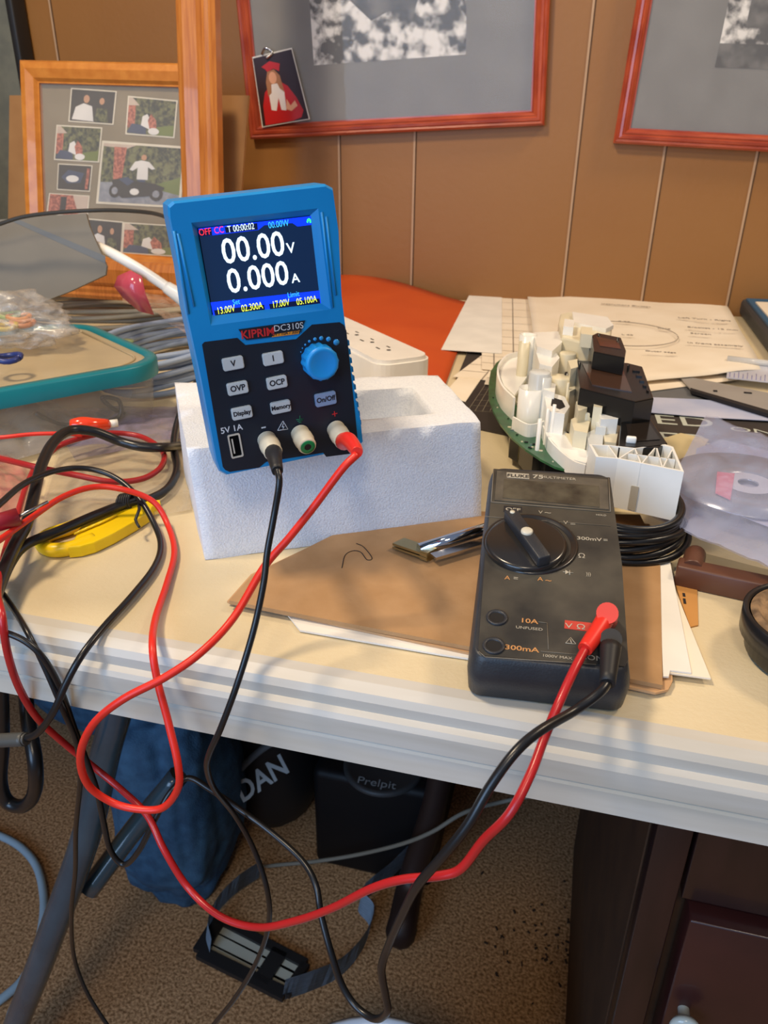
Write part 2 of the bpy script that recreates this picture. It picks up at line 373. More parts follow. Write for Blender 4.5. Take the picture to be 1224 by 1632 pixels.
# keys
for s, px, py, wd, ht, m, fs in [('V', 371.8, 579.6, .0117, .0070, M_btn, .0046), ('I', 435.5, 571.5, .0117, .0070, M_btn, .0046), ('OVP', 379, 619, .0117, .0070, M_btn, .0046),
        ('OCP', 441.7, 610, .0117, .0070, M_btn, .0046), ('Display', 385.8, 658.5, .0117, .0070, M_btn, .0036), ('Memory', 447.8, 649, .0117, .0070, M_btn, .0035), ('On/Off', 519.4, 636.4, .0128, .0078, M_btnb, .0041)]:
    c = ph(px, py, .002); bm = newbm()
    prism(bm, rrect(wd, ht, .0012, cx=c.x, cy=c.y), 0, .0020, M=PM); prism(bm, rrect(wd-.0008, ht-.0008, .0010, cx=c.x, cy=c.y), .0020, .0024, M=PM)
    b_ = link('key', bm, m, psu, label='blue-grey key' if m is M_btnb else None)
    ptext(s, px, py, fs, M_txtk, z=.0025, bold=.00012, parent=b_, sx=.95)
# rotary knob
kc = ph(513, 579, .009); bm = newbm(); prf = []
for k in range(64):
    a = 2*math.pi*k/64; r = .00975+.00035*math.cos(a*14); prf.append((kc.x+r*math.cos(a), kc.y+r*math.sin(a)))
prism(bm, prf, .0005, .0095, M=PM, smooth=False)
lathe(bm, [(.0097, .0095), (.0093, .0108), (.0082, .0115), (.0070, .0112), (.0040, .0104), (0, .0101)], PM @ Matrix.Translation((kc.x, kc.y, 0)), 40)
link('rotary_knob', bm, mat('sky_blue_abs', rgb(28, 144, 218), .4), psu)
bm = newbm()
for px, py, r in [(479.5, 561, .0003), (482, 555, .0004), (486.5, 549.5, .0006), (493, 544, .0008), (502, 540.5, .001), (512, 539, .0012), (523.5, 540.5, .0014), (536, 545.5, .0018)]:
    c = ph(px, py, .0004); lathe(bm, [(r, .0003), (r, .0006), (0, .0006)], PM @ Matrix.Translation((c.x, c.y, 0)), 14)
link('scale_dot', bm, scr_m('sky_blue_print', rgb(50, 150, 215), .0), psu)
# symbols
ptext('5V 1A', 369, 684, .0050, M_txtw, z=.0004, sx=1.0, bold=.00008); ptext('-', 419.8, 679.5, .009, M_txtw, z=.0004, sx=1.2)
ptext('+', 533.5, 660.5, .007, M_txtr, z=.0004)
bm = newbm()
for a, b in (((451, 671), (442.5, 686)), ((442.5, 686), (459, 684)), ((459, 684), (451, 671)), ((452, 674.5), (449.5, 680.5)), ((449.5, 680.5), (453, 679.5)), ((453, 679.5), (451, 683.5))):
    p, q = ph(*a, .0004), ph(*b, .0004); tube(bm, [PM @ p, PM @ q], .00022, 4, n=0)
link('warning_symbol', bm, M_txtw, psu)
bm = newbm()
for a, b in (((478, 662.5), (478, 668)), ((472, 669), (484, 667.4)), ((474, 671.3), (482.5, 670)), ((476.3, 673.6), (480.5, 673))):
    p, q = ph(*a, .0004), ph(*b, .0004); tube(bm, [PM @ p, PM @ q], .00022, 4, n=0)
link('ground_symbol', bm, mat('green_print', rgb(30, 120, 80), .5), psu)
# usb socket
c = ph(375, 710, 0); bm = newbm(); o_ = rrect(.0072, .0146, .001, cx=c.x, cy=c.y); i_ = rrect(.0054, .0128, .0006, cx=c.x, cy=c.y)
A = [bm.verts.new(PM @ Vector((*p, .001))) for p in o_]; B = [bm.verts.new(PM @ Vector((*p, .001))) for p in i_]; Cc = [bm.verts.new(PM @ Vector((*p, .00035))) for p in i_]; D_ = [bm.verts.new(PM @ Vector((*p, .0003))) for p in o_]
for i in range(len(o_)):
    j = (i+1) % len(o_); face(bm, (A[i], A[j], B[j], B[i])); face(bm, (B[i], B[j], Cc[j], Cc[i])); face(bm, (D_[i], D_[j], A[j], A[i]))
face(bm, Cc, 1); box(bm, (c.x-.0013, c.y, .0006), (.0008, .009, .0005), M=PM, mi=0)
link('usb_socket', bm, [mat('bright_nickel', rgb(196, 190, 176), .35), mat('usb_opening', rgb(6, 6, 8), .8, spec=.1)], psu)
# binding posts; the black and red ones carry plugs
M_post = mat('ivory_plastic', rgb(214, 206, 182), .4)
post = {}
for nm, b_, t_ in (('black', (425, 700), (435, 722)), ('green', (478, 690), (488, 709)), ('red', (535, 683), (548, 704))):
    p = ph(*b_, 0); bm = newbm(); Mp = PM @ Matrix.Translation(p) @ Matrix.Rotation(math.radians(14), 4, 'X')
    lathe(bm, [(.0056, 0), (.0056, .0045), (.0060, .005), (.0060, .009), (.0055, .0105), (.0055, .014), (.0050, .0152), (.0044, .0155), (0, .0155)], Mp, 24)
    po = link('binding_post', bm, M_post, psu)
    post[nm] = Mp
    if nm == 'green':
        bm = newbm(); lathe(bm, [(.0021, .0156), (.0043, .0158), (.0044, .0155)], Mp, 24); lathe(bm, [(0, .01565), (.0021, .01565)], Mp, 16, mi=1)
        link('socket_ring', bm, [mat('green_plastic', rgb(20, 140, 80), .4), M_ink], psu, fix=False)

# ------------------------------------------------------------ foam block
FH = .080
fl, fr = T(327, 893), T(764, 838)
fr = Z(768, 835, TZ); tfr = Z(766, 672, TZ+FH); tbr = Z(698, 598, TZ+FH); tfl = Z(297, 690, TZ+FH)
fd = (fr-fl).xy.normalized(); bk = Vector((-fd.y, fd.x))
dep = .15
tfl = fl+Vector((0, 0, FH))-Vector((*(fd*.004), 0)); tbl = tfl+Vector((*(bk*dep), 0))
tbr = tfr + (tbr-tfr)
bm = newbm()
def foamgrid(a, b, c, d, nx, ny, amp=.0009):
    grid(bm, lambda u, v: (lambda p: p+Vector((nz(p, 60, 1), nz(p, 60, 2), nz(p, 60, 3)))*amp)(bil((a, b, c, d), u, v)), nx, ny)
fbl = Vector((tbl.x, tbl.y, TZ)); fbr = Vector((tbr.x+.008, tbr.y+.004, TZ))
F_ = [fl, fr, fbr, fbl]; G_ = [tfl, tfr, tbr, tbl]
for i in range(4):
    j = (i+1) % 4; foamgrid(F_[i], F_[j], G_[j], G_[i], 26, 10)
# top with pocket
def topP(u, v): return bil(G_, u, v)
us = [0, .42, .86, 1]; vs = [0, .2, .72, 1]
for a in range(3):
    for b in range(3):
        if a == 1 and b == 1: continue
        foamgrid(topP(us[a], vs[b]), topP(us[a+1], vs[b]), topP(us[a+1], vs[b+1]), topP(us[a], vs[b+1]), 8, 6)
q = [topP(us[1], vs[1]), topP(us[2], vs[1]), topP(us[2], vs[2]), topP(us[1], vs[2])]; dz = Vector((0, 0, -.03))
for i in range(4):
    j = (i+1) % 4; foamgrid(q[i], q[j], q[j]+dz, q[i]+dz, 6, 4)
foamgrid(*[p+dz for p in q], 6, 6)
M_foam = mat('white_expanded_foam', rgb(232, 236, 242), .75, var=rgb(220, 225, 234), vscale=700, bump=.5, bscale=800, sss=.25, ramp=(.35, .55), spec=.35)
bmesh.ops.remove_doubles(bm, verts=bm.verts[:], dist=.0006)
solo('foam_block', bm, M_foam, 'white packing foam block with a square pocket, under the blue power supply', 'packing foam')

# ------------------------------------------------------------ cardboard and paper under it
def card(name, px, h, th, m, label, cat, group=None, extra=None, mats=None):
    bm = newbm(); P = [T(a, b, h) for a, b in px]; cen = sum(P, Vector())/len(P)
    prism(bm, [(p.x, p.y) for p in P], TZ+h-th, TZ+h)
    if extra: extra(bm, TZ+h+.0002)
    return solo(name, bm, mats or m, label, cat, group)
M_kraft = mat('brown_kraft_card', rgb(178, 140, 98), .75, var=rgb(166, 128, 86), vscale=40, bump=.1)
M_kraftd = mat('worn_kraft_card', rgb(198, 156, 112), .75)
card('white_envelope', [(455, 975), (470, 968), (1040, 1080), (1037, 1092), (700, 1042), (478, 1004)], .002, .0012, M_paperw, 'white folded paper sticking out below the front edge of the brown card', 'paper')
card('cardboard_backing', [(362, 958), (400, 915), (560, 840), (1035, 835), (1056, 890), (1072, 1085), (1065, 1099), (1045, 1104)], .0036, .0014, M_kraftd, 'tan cardboard backing under the brown card, its rounded corner showing', 'cardboard')
def squig(bm, z):
    tube(bm, [Z(*p, z) for p in [(545, 905), (550, 885), (562, 878), (575, 880), (585, 892), (593, 889), (580, 872), (568, 866)]], .0003, 4, mi=1)
def card2(bm, z): squig(bm, z)
card('brown_card', [(365, 957), (402, 916), (560, 838), (760, 815), (1020, 820), (1052, 885), (1056, 1092), (745, 1030)], .0066, .0026, M_kraft, 'large sheet of brown card lying under the foam block and the multimeter', 'cardboard', extra=card2, mats=[M_kraft, M_ink])
card('white_envelope', [(1050, 905), (1062, 905), (1133, 1081), (1065, 1072), (1052, 1070)], .0048, .0010, M_paper, 'off-white envelope fanned out to the right of the brown card, lower one', 'envelope')
card('white_envelope', [(1048, 880), (1066, 885), (1102, 1072), (1068, 1068), (1066, 1078), (1057, 1078)], .0060, .0010, M_paperw, 'narrow white envelope lying half under the right edge of the brown card', 'envelope')
bm = newbm(); P = [Z(*p, TZ+.001) for p in [(1074, 925), (1111, 930), (1113, 996), (1100, 999)]]; prism(bm, [p.xy for p in P], TZ, TZ+.001)
box(bm, tuple(Z(1091, 958, TZ+.0012)), (.0015, .006, .0003), mi=1); box(bm, tuple(Z(1090, 948, TZ+.0012)), (.0015, .004, .0003), mi=1)
solo('kraft_tag', bm, [mat('orange_kraft', rgb(196, 140, 74), .75), M_ink], 'small orange-brown card tag poking out below the brown frame corner', 'tag')
a, b = T(1008, 1093, .0015), T(1048, 1102, .0015)
pen = thing('pen', 'slim pen with silver barrel and dark tip at the corner of the brown card', 'pen', (a+b)/2)
bm = newbm(); tube(bm, [a-(b-a)*1.5, b], .0016, 8, n=0); link('barrel', bm, M_steel, pen)
bm = newbm(); tube(bm, [b-(b-a)*.25+Vector((0, -.0003, .0006)), b+(b-a)*.06], .0012, 8, n=0); link('tip', bm, M_blk, pen)

# ------------------------------------------------------------ multimeter
MM = Matrix(((.9969, -.07858, .00345, -.00339), (.07767, .97645, -.20129, .39462), (.01245, .20094, .97953, .78809), (0, 0, 0, 1)))
MM = frameM(MM.translation, MM.col[0].xyz, MM.col[2].xyz)
def mh(px, py, z=0): return hit(MM, px, py, z)
dmm = thing('multimeter', 'dusty black handheld multimeter with a big rotary dial, propped up at the table edge', 'multimeter', MM)
M_dmm = mat('charcoal_abs', rgb(50, 52, 55), .42, var=rgb(40, 42, 46), vscale=30, bump=.1, bscale=900)
M_dmp = mat('dusty_black_faceplate', rgb(82, 78, 68), .4, var=rgb(44, 44, 42), vscale=22, vdetail=8)
bm = newbm(); W_, H_ = .0755, .168
lay = [(-.0275, .92, .0), (-.0275, 1.0, 0), (-.0265, 1.03, -.0005), (-.012, 1.05, -.0012), (-.008, 1.04, -.001), (-.003, 1.01, 0), (-.0008, .985, 0), (0, .96, 0)]
rings = []
for z, s, dy in lay:
    ww = W_*s; hh = H_-(1-s)*W_; R_ = rrect(ww, hh, .007*s, 5); rings.append([bm.verts.new(MM @ Vector((x, y+dy*1.0, z))) for x, y in R_])
for A, B in zip(rings, rings[1:]):
    for i in range(len(A)): face(bm, (A[i], A[(i+1) % len(A)], B[(i+1) % len(A)], B[i]), 0, True)
face(bm, list(reversed(rings[0]))); face(bm, rings[-1])
link('case', bm, M_dmm, dmm)
bm = newbm(); tube(bm, [MM @ Vector((-.026, .05, -.027)), MM @ Vector((-.026, .075, -.0455)), MM @ Vector((.026, .075, -.0455)), MM @ Vector((.026, .05, -.027))], .0025, 8, n=0); link('tilt_stand', bm, M_dmm, dmm)
fp = [(787, 748), (972, 762), (991, 900), (1001, 1052), (995, 1063), (772, 1046), (762, 1036), (772, 900)]
bm = newbm(); prism(bm, [mh(*p).xy for p in fp], 0, .0005, M=MM); link('faceplate', bm, M_dmp, dmm)
M_rim = mat('worn_grey_edge', rgb(122, 114, 100), .5)
def mline(bm, L, r=.0003, z=.0007, mi=0):
    for a, b in zip(L, L[1:]): tube(bm, [MM @ mh(*a, z), MM @ mh(*b, z)], r, 4, n=0, mi=mi)
bm = newbm(); mline(bm, [(763, 1038), (773, 1047), (950, 1059)]); link('panel_edging', bm, M_rim, dmm); bm = newbm(); mline(bm, [(787, 748), (783, 800), (973, 816), (970, 762)], .0004)
link('panel_edging', bm, M_rim, dmm); bm = newbm(); mline(bm, [(773, 823), (973, 838)], .0002); link('printed_line', bm, M_rim, dmm); bm = newbm()
mline(bm, [(858, 991), (872, 993), (874, 1035)], .0002); link('printed_line', bm, M_rim, dmm); bm = newbm(); mline(bm, [(862, 1038), (930, 1044)], .0002)
link('printed_line', bm, M_rim, dmm)
bm = newbm(); prism(bm, [mh(*p).xy for p in [(792, 752), (968, 766), (970, 814), (788, 799)]], .0004, .0010, M=MM)
link('display_bezel', bm, mat('dusty_grey_bezel', rgb(98, 92, 80), .35, var=rgb(70, 68, 62), vscale=60), dmm)
bm = newbm(); prism(bm, [mh(*p).xy for p in [(803, 766), (954, 777), (955, 811), (801, 796)]], .0010, .0013, M=MM)
link('display', bm, mat('grey_lcd_glass', rgb(88, 86, 74), .12, var=rgb(42, 44, 42), vscale=50, vdetail=7, coat=.5), dmm)
M_lab = mat('faded_white_print', rgb(176, 168, 150), .6); M_labo = mat('faded_orange_print', rgb(196, 140, 84), .6)
mt = lambda s, px, py, size, m=M_lab, **k: ptext(s, px, py, size, m, z=.0007, M0=MM, parent=dmm, **k)
bm = newbm(); prism(bm, [mh(*p, .0011).xy for p in [(807.5, 753), (843, 755.5), (843.5, 763.5), (808, 761)]], .0010, .0012, M=MM, mi=0); link('logo_plate', bm, M_lab, dmm)
ptext('FLUKE', 825.5, 758.5, .0045, M_ink, z=.0013, M0=MM, parent=dmm, bold=.0001, sx=1.1)
ptext('75', 857.5, 760, .006, M_lab, z=.0012, M0=MM, parent=dmm, bold=.0001, sx=1.2); ptext('MULTIMETER', 890, 762, .0036, M_lab, z=.0012, M0=MM, parent=dmm, sx=1.05)
bm = newbm(); prism(bm, [mh(*p).xy for p in [(803, 807), (832, 809), (832, 818), (802, 817)]], .0005, .0006, M=MM); link('off_label_patch', bm, M_ink, dmm)
mt('OFF', 817.5, 812, .0040, sx=1.3, bold=.00008)
mt('V', 861.5, 816.5, .0042); mt('~', 873, 817, .006, sx=1.2); mt('V', 901.5, 833, .0044); mt('=', 913, 835, .005, sx=1.2)
mt('300mV', 939, 859, .0041, sx=1.2, bold=.00005); mt('=', 965, 861, .005); mt('Ω', 927, 886, .0055); mt('A', 808.5, 921, .0045, M_labo); mt('=', 822, 922, .005)
mt('A', 861, 923, .0045, M_labo); mt('~', 874, 925, .006, M_labo); mt('HOLD', 958, 821, .0022); mt(')))', 938, 915, .004, sx=.7)
bm = newbm(); mline(bm, [(897, 911), (914, 913)], .0002); 
for tri in ([(901, 908), (901, 915), (907, 912)],): poly(bm, [MM @ mh(*p, .0008) for p in tri])
mline(bm, [(908, 909), (908, 916)], .0003); link('diode_symbol', bm, M_lab, dmm)
mt('10A', 843, 990, .0044, M_labo, sx=1.25, bold=.00006); mt('UNFUSED', 843.5, 1001.5, .0026, sx=1.2); mt('300mA', 831.5, 1034, .0044, M_labo, sx=1.3, bold=.00006)
mt('1000V MAX', 888, 1047, .0024, sx=1.2); mt('COM', 943, 1048.5, .0045, sx=1.1)
bm = newbm(); prism(bm, [mh(*p).xy for p in [(900, 990), (948, 995), (947, 1009), (899, 1003)]], .0005, .0008, M=MM); link('red_label_patch', bm, mat('faded_red_print', rgb(190, 66, 52), .5), dmm)
ptext('V Ω', 917, 998.5, .0048, M_lab, z=.0010, M0=MM, parent=dmm, sx=1.3)
bm = newbm(); mline(bm, [(909.5, 1016), (901.5, 1025), (918, 1026.5), (909.5, 1016)], .0002); mline(bm, [(909, 1019), (911, 1025)], .0003); link('warning_symbol', bm, M_lab, dmm)
# dial
dc = mh(845, 865, .001)
Md = MM @ Matrix.Translation((dc.x, dc.y, 0))
bm = newbm(); lathe(bm, [(.0272, .0004), (.0270, .0012), (.0262, .0018), (.0250, .0016), (.0238, .0008), (.0230, .0006)], Md, 64); link('dial_ring', bm, mat('glossy_black_abs', rgb(40, 38, 36), .22, spec=.7), dmm)
dc2 = mh(838, 866, .003); Md2 = MM @ Matrix.Translation((dc2.x, dc2.y, 0)) @ Matrix.Rotation(math.radians(27), 4, 'Z')
bm = newbm(); lathe(bm, [(.0232, .0006), (.0232, .0030), (.0226, .0042), (.021, .0047), (0, .0050)], Md2, 64)
dial = link('dial', bm, MATS['glossy_black_abs'], dmm)
bm = newbm(); box(bm, (0, 0, .008), (.0078, .0455, .0070), M=Md2, bev=.001); link('grip_bar', bm, M_dmm, dial)
bm = newbm(); lathe(bm, [(.0034, .0112), (.0034, .0124), (.0026, .013), (0, .013)], Md2, 24); lathe(bm, [(.0015, .0115), (.0014, .0120), (0, .0121)], Md2 @ Matrix.Translation((0, .0195, 0)), 16); link('centre_cap', bm, mat('pale_pointer_mark', rgb(210, 205, 186), .35), dial)
M_hole = mat('socket_shadow_black', rgb(14, 14, 15), .6)
for px, py in ((792, 984), (787, 1029)):
    c = mh(px, py, .001); Mj = MM @ Matrix.Translation((c.x, c.y, 0)); bm = newbm()
    lathe(bm, [(.0056, .0004), (.0056, .0014), (.0050, .0018), (.0040, .0014), (.0037, .0009)], Mj, 28); lathe(bm, [(.0037, .0009), (0, .0008)], Mj, 28, mi=1)
    link('input_socket', bm, [M_dmm, M_hole], dmm)

# ------------------------------------------------------------ leads
def lead(name, label, paths, m, r, cat='cable', group=None, anchor=None, n=6):
    bm = newbm()
    for P in paths: tube(bm, P, r, 10, n)
    return solo(name, bm, m, label, cat, group)
def cap(P, r0, r1, bm=None, seg=16, mi=0, n=4):
    bm = bm or newbm(); tube(bm, P, lambda t: r0+(r1-r0)*t, seg, n, mi); return bm
# red lead from the supply: hangs, loops in front of the table and comes back onto the top
def wp(L):
    o = []
    for p in L:
        if p[2] == 'z': o.append(Z(p[0], p[1], p[3]))
        else: o.append(Y(p[0], p[1], p[3]))
    return o
pr = post['red'] @ Vector((0, 0, .0145)); e1 = wp([(556, 702, 'y', .385), (567, 716, 'y', .365), (569, 724, 'y', .358)])
rl = thing('test_lead', 'bright red lead from the right post of the blue supply, looping over the edge', 'test lead', pr, 'red and black leads')
cr = [e1[-1]]+wp([(545, 748, 'y', .352), (500, 808, 'y', .345), (460, 858, 'y', .335), (420, 905, 'y', .325), (372, 985, 'y', .305), (320, 1040, 'y', .285), (262, 1080, 'y', .272), (195, 1115, 'y', .262), (148, 1155, 'y', .258), (128, 1205, 'y', .258), (140, 1250, 'y', .262), (175, 1277, 'y', .266), (215, 1289, 'y', .268), (258, 1288, 'y', .27), (283, 1258, 'y', .27), (284, 1220, 'y', .272), (268, 1150, 'y', .28), (251, 1085, 'y', .287), (243, 1030, 'y', .296), (248, 985, 'z', TZ+.006), (266, 930, 'z', TZ+.004), (278, 880, 'z', TZ+.004), (268, 838, 'z', TZ+.006), (245, 800, 'z', TZ+.02), (200, 781, 'z', TZ+.03), (150, 776, 'z', TZ+.034), (100, 792, 'z', TZ+.035), (50, 825, 'z', TZ+.035), (0, 860, 'z', TZ+.035), (-60, 900, 'z', TZ+.035)])
bm = newbm(); tube(bm, cr, .0021, 10); link('wire', bm, M_red, rl)
bm = newbm(); tube(bm, [pr, e1[0], e1[1], e1[2]+Vector((0, 0, .001))], lambda t: .0053-.0024*t, 16, 4); link('plug', bm, M_red, rl)
# black lead from the supply
pb = post['black'] @ Vector((0, 0, .0145)); e2 = wp([(437, 727, 'y', .338), (442, 748, 'y', .322)])
bl = thing('test_lead', 'thin black lead from the left post of the blue supply, hanging past the edge', 'test lead', pb, 'red and black leads')
cb = [e2[-1]]+wp([(445, 770, 'y', .318), (437, 820, 'y', .315), (426, 880, 'y', .308), (420, 930, 'y', .300), (404, 1005, 'y', .288), (378, 1090, 'y', .276), (352, 1160, 'y', .27), (334, 1200, 'y', .27), (330, 1225, 'y', .275), (342, 1258, 'y', .285), (375, 1300, 'y', .30), (405, 1355, 'y', .305), (426, 1420, 'y', .30), (428, 1475, 'y', .30), (408, 1535, 'y', .30), (375, 1590, 'y', .30), (335, 1640, 'y', .30), (290, 1700, 'y', .30)])
bm = newbm(); tube(bm, cb, .0017, 10); link('wire', bm, M_blk, bl)
bm = newbm(); tube(bm, [pb, e2[0], e2[1]+Vector((0, 0, -.001))], lambda t: .0050-.0022*t, 16, 5); link('plug', bm, M_blk2, bl)
# multimeter leads
def onm(px, py, z): return MM @ mh(px, py, z)
ra = onm(969, 978, .014)
mr_ = thing('test_lead', 'red lead from the multimeter V socket hanging in a long sag under the table edge', 'test lead', ra, 'red and black leads')
bm = newbm(); tube(bm, [onm(967, 990, .0008), onm(967, 985, .006), onm(968, 978, .0125), onm(968, 977, .0145)], .0053, 20, n=0)
tube(bm, [onm(968, 981, .0085), onm(955, 1002, .0085), onm(940, 1024, .008), onm(932, 1035, .0078)], lambda t: .0047-.0011*t, 16, 3); link('plug', bm, M_red, mr_)
cr2 = [onm(934, 1032, .0078), onm(915, 1068, .008)]+wp([(892, 1118, 'y', .288), (868, 1175, 'y', .277), (845, 1235, 'y', .262), (812, 1297, 'y', .25), (770, 1340, 'y', .25), (735, 1384, 'y', .25), (700, 1396, 'y', .25), (640, 1402, 'y', .252), (590, 1417, 'y', .255), (530, 1447, 'y', .26), (470, 1468, 'y', .265), (410, 1478, 'y', .27), (350, 1460, 'y', .275), (300, 1415, 'y', .285), (262, 1355, 'y', .29), (235, 1300, 'y', .30), (195, 1260, 'y', .31), (150, 1223, 'y', .315), (105, 1187, 'y', .31), (60, 1145, 'y', .30), (30, 1095, 'y', .292), (12, 1040, 'y', .287), (3, 980, 'y', .289), (-4, 940, 'z', TZ+.02), (8, 880, 'z', TZ+.02), (25, 830, 'z', TZ+.02), (40, 780, 'z', TZ+.015), (55, 745, 'z', TZ+.012)])
bm = newbm(); tube(bm, cr2, .0022, 10); link('wire', bm, M_red2, mr_)
bp0 = onm(972, 1020, .001)
mb_ = thing('test_lead', 'black lead from the multimeter COM socket hanging in a deep loop to the carpet side', 'test lead', bp0, 'red and black leads')
bm = newbm(); tube(bm, [onm(972, 1028, .0008), onm(973, 1022, .006), onm(974, 1018, .0105)], .0052, 20, n=0)
tube(bm, [onm(973, 1030, .0072), onm(971, 1055, .0068), onm(968, 1090, .0062)], lambda t: .0052-.0016*t, 16, 3); link('plug', bm, M_blk2, mb_)
cb2 = [onm(969, 1086, .0062), onm(955, 1104, .006)]+wp([(915, 1133, 'y', .285), (860, 1165, 'y', .266), (820, 1200, 'y', .254), (780, 1255, 'y', .244), (745, 1315, 'y', .237), (705, 1365, 'y', .234), (665, 1412, 'y', .236), (640, 1460, 'y', .240), (618, 1510, 'y', .245), (608, 1545, 'y', .245), (614, 1585, 'y', .245), (617, 1612, 'y', .245), (598, 1624, 'y', .25), (568, 1605, 'y', .255), (545, 1570, 'y', .26), (528, 1520, 'y', .265), (512, 1460, 'y', .275), (503, 1410, 'y', .285), (480, 1370, 'y', .295), (430, 1325, 'y', .305), (385, 1292, 'y', .31), (335, 1258, 'y', .318), (300, 1240, 'y', .32), (272, 1262, 'y', .31), (245, 1310, 'y', .30), (222, 1355, 'y', .295), (198, 1378, 'y', .295), (176, 1355, 'y', .295), (165, 1310, 'y', .295), (155, 1262, 'y', .296), (135, 1205, 'y', .298), (118, 1160, 'y', .298), (95, 1095, 'y', .294), (70, 1050, 'y', .290), (40, 1022, 'y', .289), (0, 1005, 'y', .288), (-50, 990, 'y', .288)])
bm = newbm(); tube(bm, cb2, lambda t: .00235-.0005*min(1, t*1.6), 10); link('wire', bm, M_blk, mb_)
lead('test_lead', 'thin black lead running from the left table edge straight down in front of the carpet', [wp([(-60, 880, 'z', TZ+.01), (-10, 930, 'z', TZ+.006), (18, 965, 'z', TZ+.004), (45, 1010, 'y', .298), (72, 1065, 'y', .294), (100, 1130, 'y', .292), (122, 1185, 'y', .296), (128, 1240, 'y', .30), (121, 1320, 'y', .31), (120, 1390, 'y', .32), (114, 1450, 'y', .325), (117, 1520, 'y', .33), (135, 1575, 'y', .33), (165, 1625, 'y', .33), (205, 1680, 'y', .33)])], M_blk, .0017, 'test lead', 'red and black leads')
tag(bpy.data.objects[-1] if False else tb, None)
# black lead lying over the clutter ending in a probe handle at the left
p1 = thing('test_lead', 'black lead arching over the yellow tool, ending in a grey probe handle', 'test lead', Z(40, 1180, .69), 'red and black leads')
cb3 = wp([(-40, 840, 'z', TZ+.045), (0, 803, 'z', TZ+.045), (40, 770, 'z', TZ+.043), (90, 750, 'z', TZ+.04), (140, 747, 'z', TZ+.036), (185, 762, 'z', TZ+.03), (222, 795, 'z', TZ+.02), (248, 840, 'z', TZ+.008), (256, 872, 'z', TZ+.004), (245, 905, 'z', TZ+.004), (210, 950, 'z', TZ+.004), (165, 1000, 'z', TZ+.003), (130, 1045, 'y', .294), (105, 1090, 'y', .285), (85, 1135, 'y', .28), (60, 1168, 'y', .28), (36, 1178, 'y', .28)])
bm = newbm(); tube(bm, cb3, .0021, 10); link('wire', bm, M_blk, p1)
bm = newbm(); tube(bm, wp([(40, 1178, 'y', .28), (0, 1180, 'y', .28), (-60, 1182, 'y', .28)]), .0042, 14); tube(bm, wp([(43, 1178, 'y', .28), (33, 1178, 'y', .28)]), .0036, 14, n=0); link('probe_handle', bm, mat('grey_rubber', rgb(74, 74, 70), .45), p1)

# ------------------------------------------------------------ black craft mat, papers, rulers at the back
M_mat = mat('dark_craft_mat', rgb(58, 52, 48), .6, var=rgb(50, 45, 42)); M_mgrid = mat('pale_mat_grid', rgb(150, 140, 120), .7)
def line3(bm, a, b, z, wd, mi=1):
    a, b = Z(*a, z), Z(*b, z); d = (b-a).normalized(); s = Vector((-d.y, d.x, 0))*wd/2; poly(bm, [a-s, b-s, b+s, a+s], mi)
bm = newbm(); mq = [T(748, 556), T(800, 552), T(1180, 640), T(1320, 720), T(1320, 765), T(1100, 742), T(830, 700), T(700, 672)]
prism(bm, [p.xy for p in mq], TZ, TZ+.002)
zz = TZ+.0023
for i in range(7):
    line3(bm, (774+9*i-(0 if i else 0), 612), (745+12*i, 655), zz, .0006)
for i in range(6): line3(bm, (772-5*i, 612+8.5*i), (838+3*i, 612+9.5*i), zz, .0006)
line3(bm, (722, 622), (748, 622), zz, .0008)
craft = link('craft_mat', bm, [M_mat, M_mgrid]); MW[craft.name] = Matrix.Identity(4)
tag(craft, 'black craft mat with fine grid lines and big pale lettering, lying under the circuit assembly', 'mat')
def flat_text(s, px, py, px2, py2, size, z, m, parent, sx=1, **k):
    a, b = Z(px, py, z), Z(px2, py2, z); return text(s, size, frameM(a, b-a, (0, 0, 1)), m, parent, sx=sx, align='LEFT', **k)
M_let = mat('pale_green_grey_print', rgb(190, 196, 184), .6)
flat_text('ED', 1040, 668, 1095, 672, .042, zz, M_let, craft, sx=1.15)
flat_text('ER', 1046, 697, 1101, 701, .042, zz, M_let, craft, sx=1.1)
flat_text('ON-REP', 1162, 683, 1224, 689, .017, zz, M_let, craft, sx=1.5)
def paper(px, h, m, label, draw=None, mats=None, cat='paper', name='paper_sheet', group=None, th=.0006, wav=0):
    P = [T(a, b, h) for a, b in px]; bm = newbm()
    if wav and len(P) == 4:
        grid(bm, lambda u, v: bil(P, u, v)+Vector((0, 0, wav*(.5+nz((u*3, v*3, 0), 1, h*999)))), 14, 14, thick=th)
    else: prism(bm, [p.xy for p in P], TZ+h-th, TZ+h)
    if draw: draw(bm, TZ+h+.0003)
    return solo(name, bm, mats or [m, M_line], label, cat, group, fix=not wav)
def ruled(rows, cols, q):
    def f(bm, z):
        def pt(u, v):
            a = [q[0][k]*(1-u)+q[1][k]*u for k in (0, 1)]; b = [q[3][k]*(1-u)+q[2][k]*u for k in (0, 1)]; return (a[0]*(1-v)+b[0]*v, a[1]*(1-v)+b[1]*v)
        for i in range(1, rows): line3(bm, pt(0, i/rows), pt(1, i/rows), z, .0009)
        for u in cols: line3(bm, pt(u, 0), pt(u, 1), z, .0016)
    return f
G_p = 'loose papers at the back'
paper([(705, 632), (742, 600), (735, 566), (700, 600)], .0006, M_paper, 'small corner of pale paper beside the orange folder') if False else None
paper([(745, 585), (776, 590), (742, 640), (705, 630)], .003, M_paper, 'plain pale paper scrap half hidden between orange folder and craft mat', cat='paper')
q = [(776, 560), (850, 560), (836, 612), (722, 600)]
paper(q, .0034, M_paper, 'ruled sheet at the bottom of the pile, showing its lower edge on the craft mat', ruled(4, [.4, .7], q))
q = [(790, 560), (900, 560), (880, 622), (772, 612)]
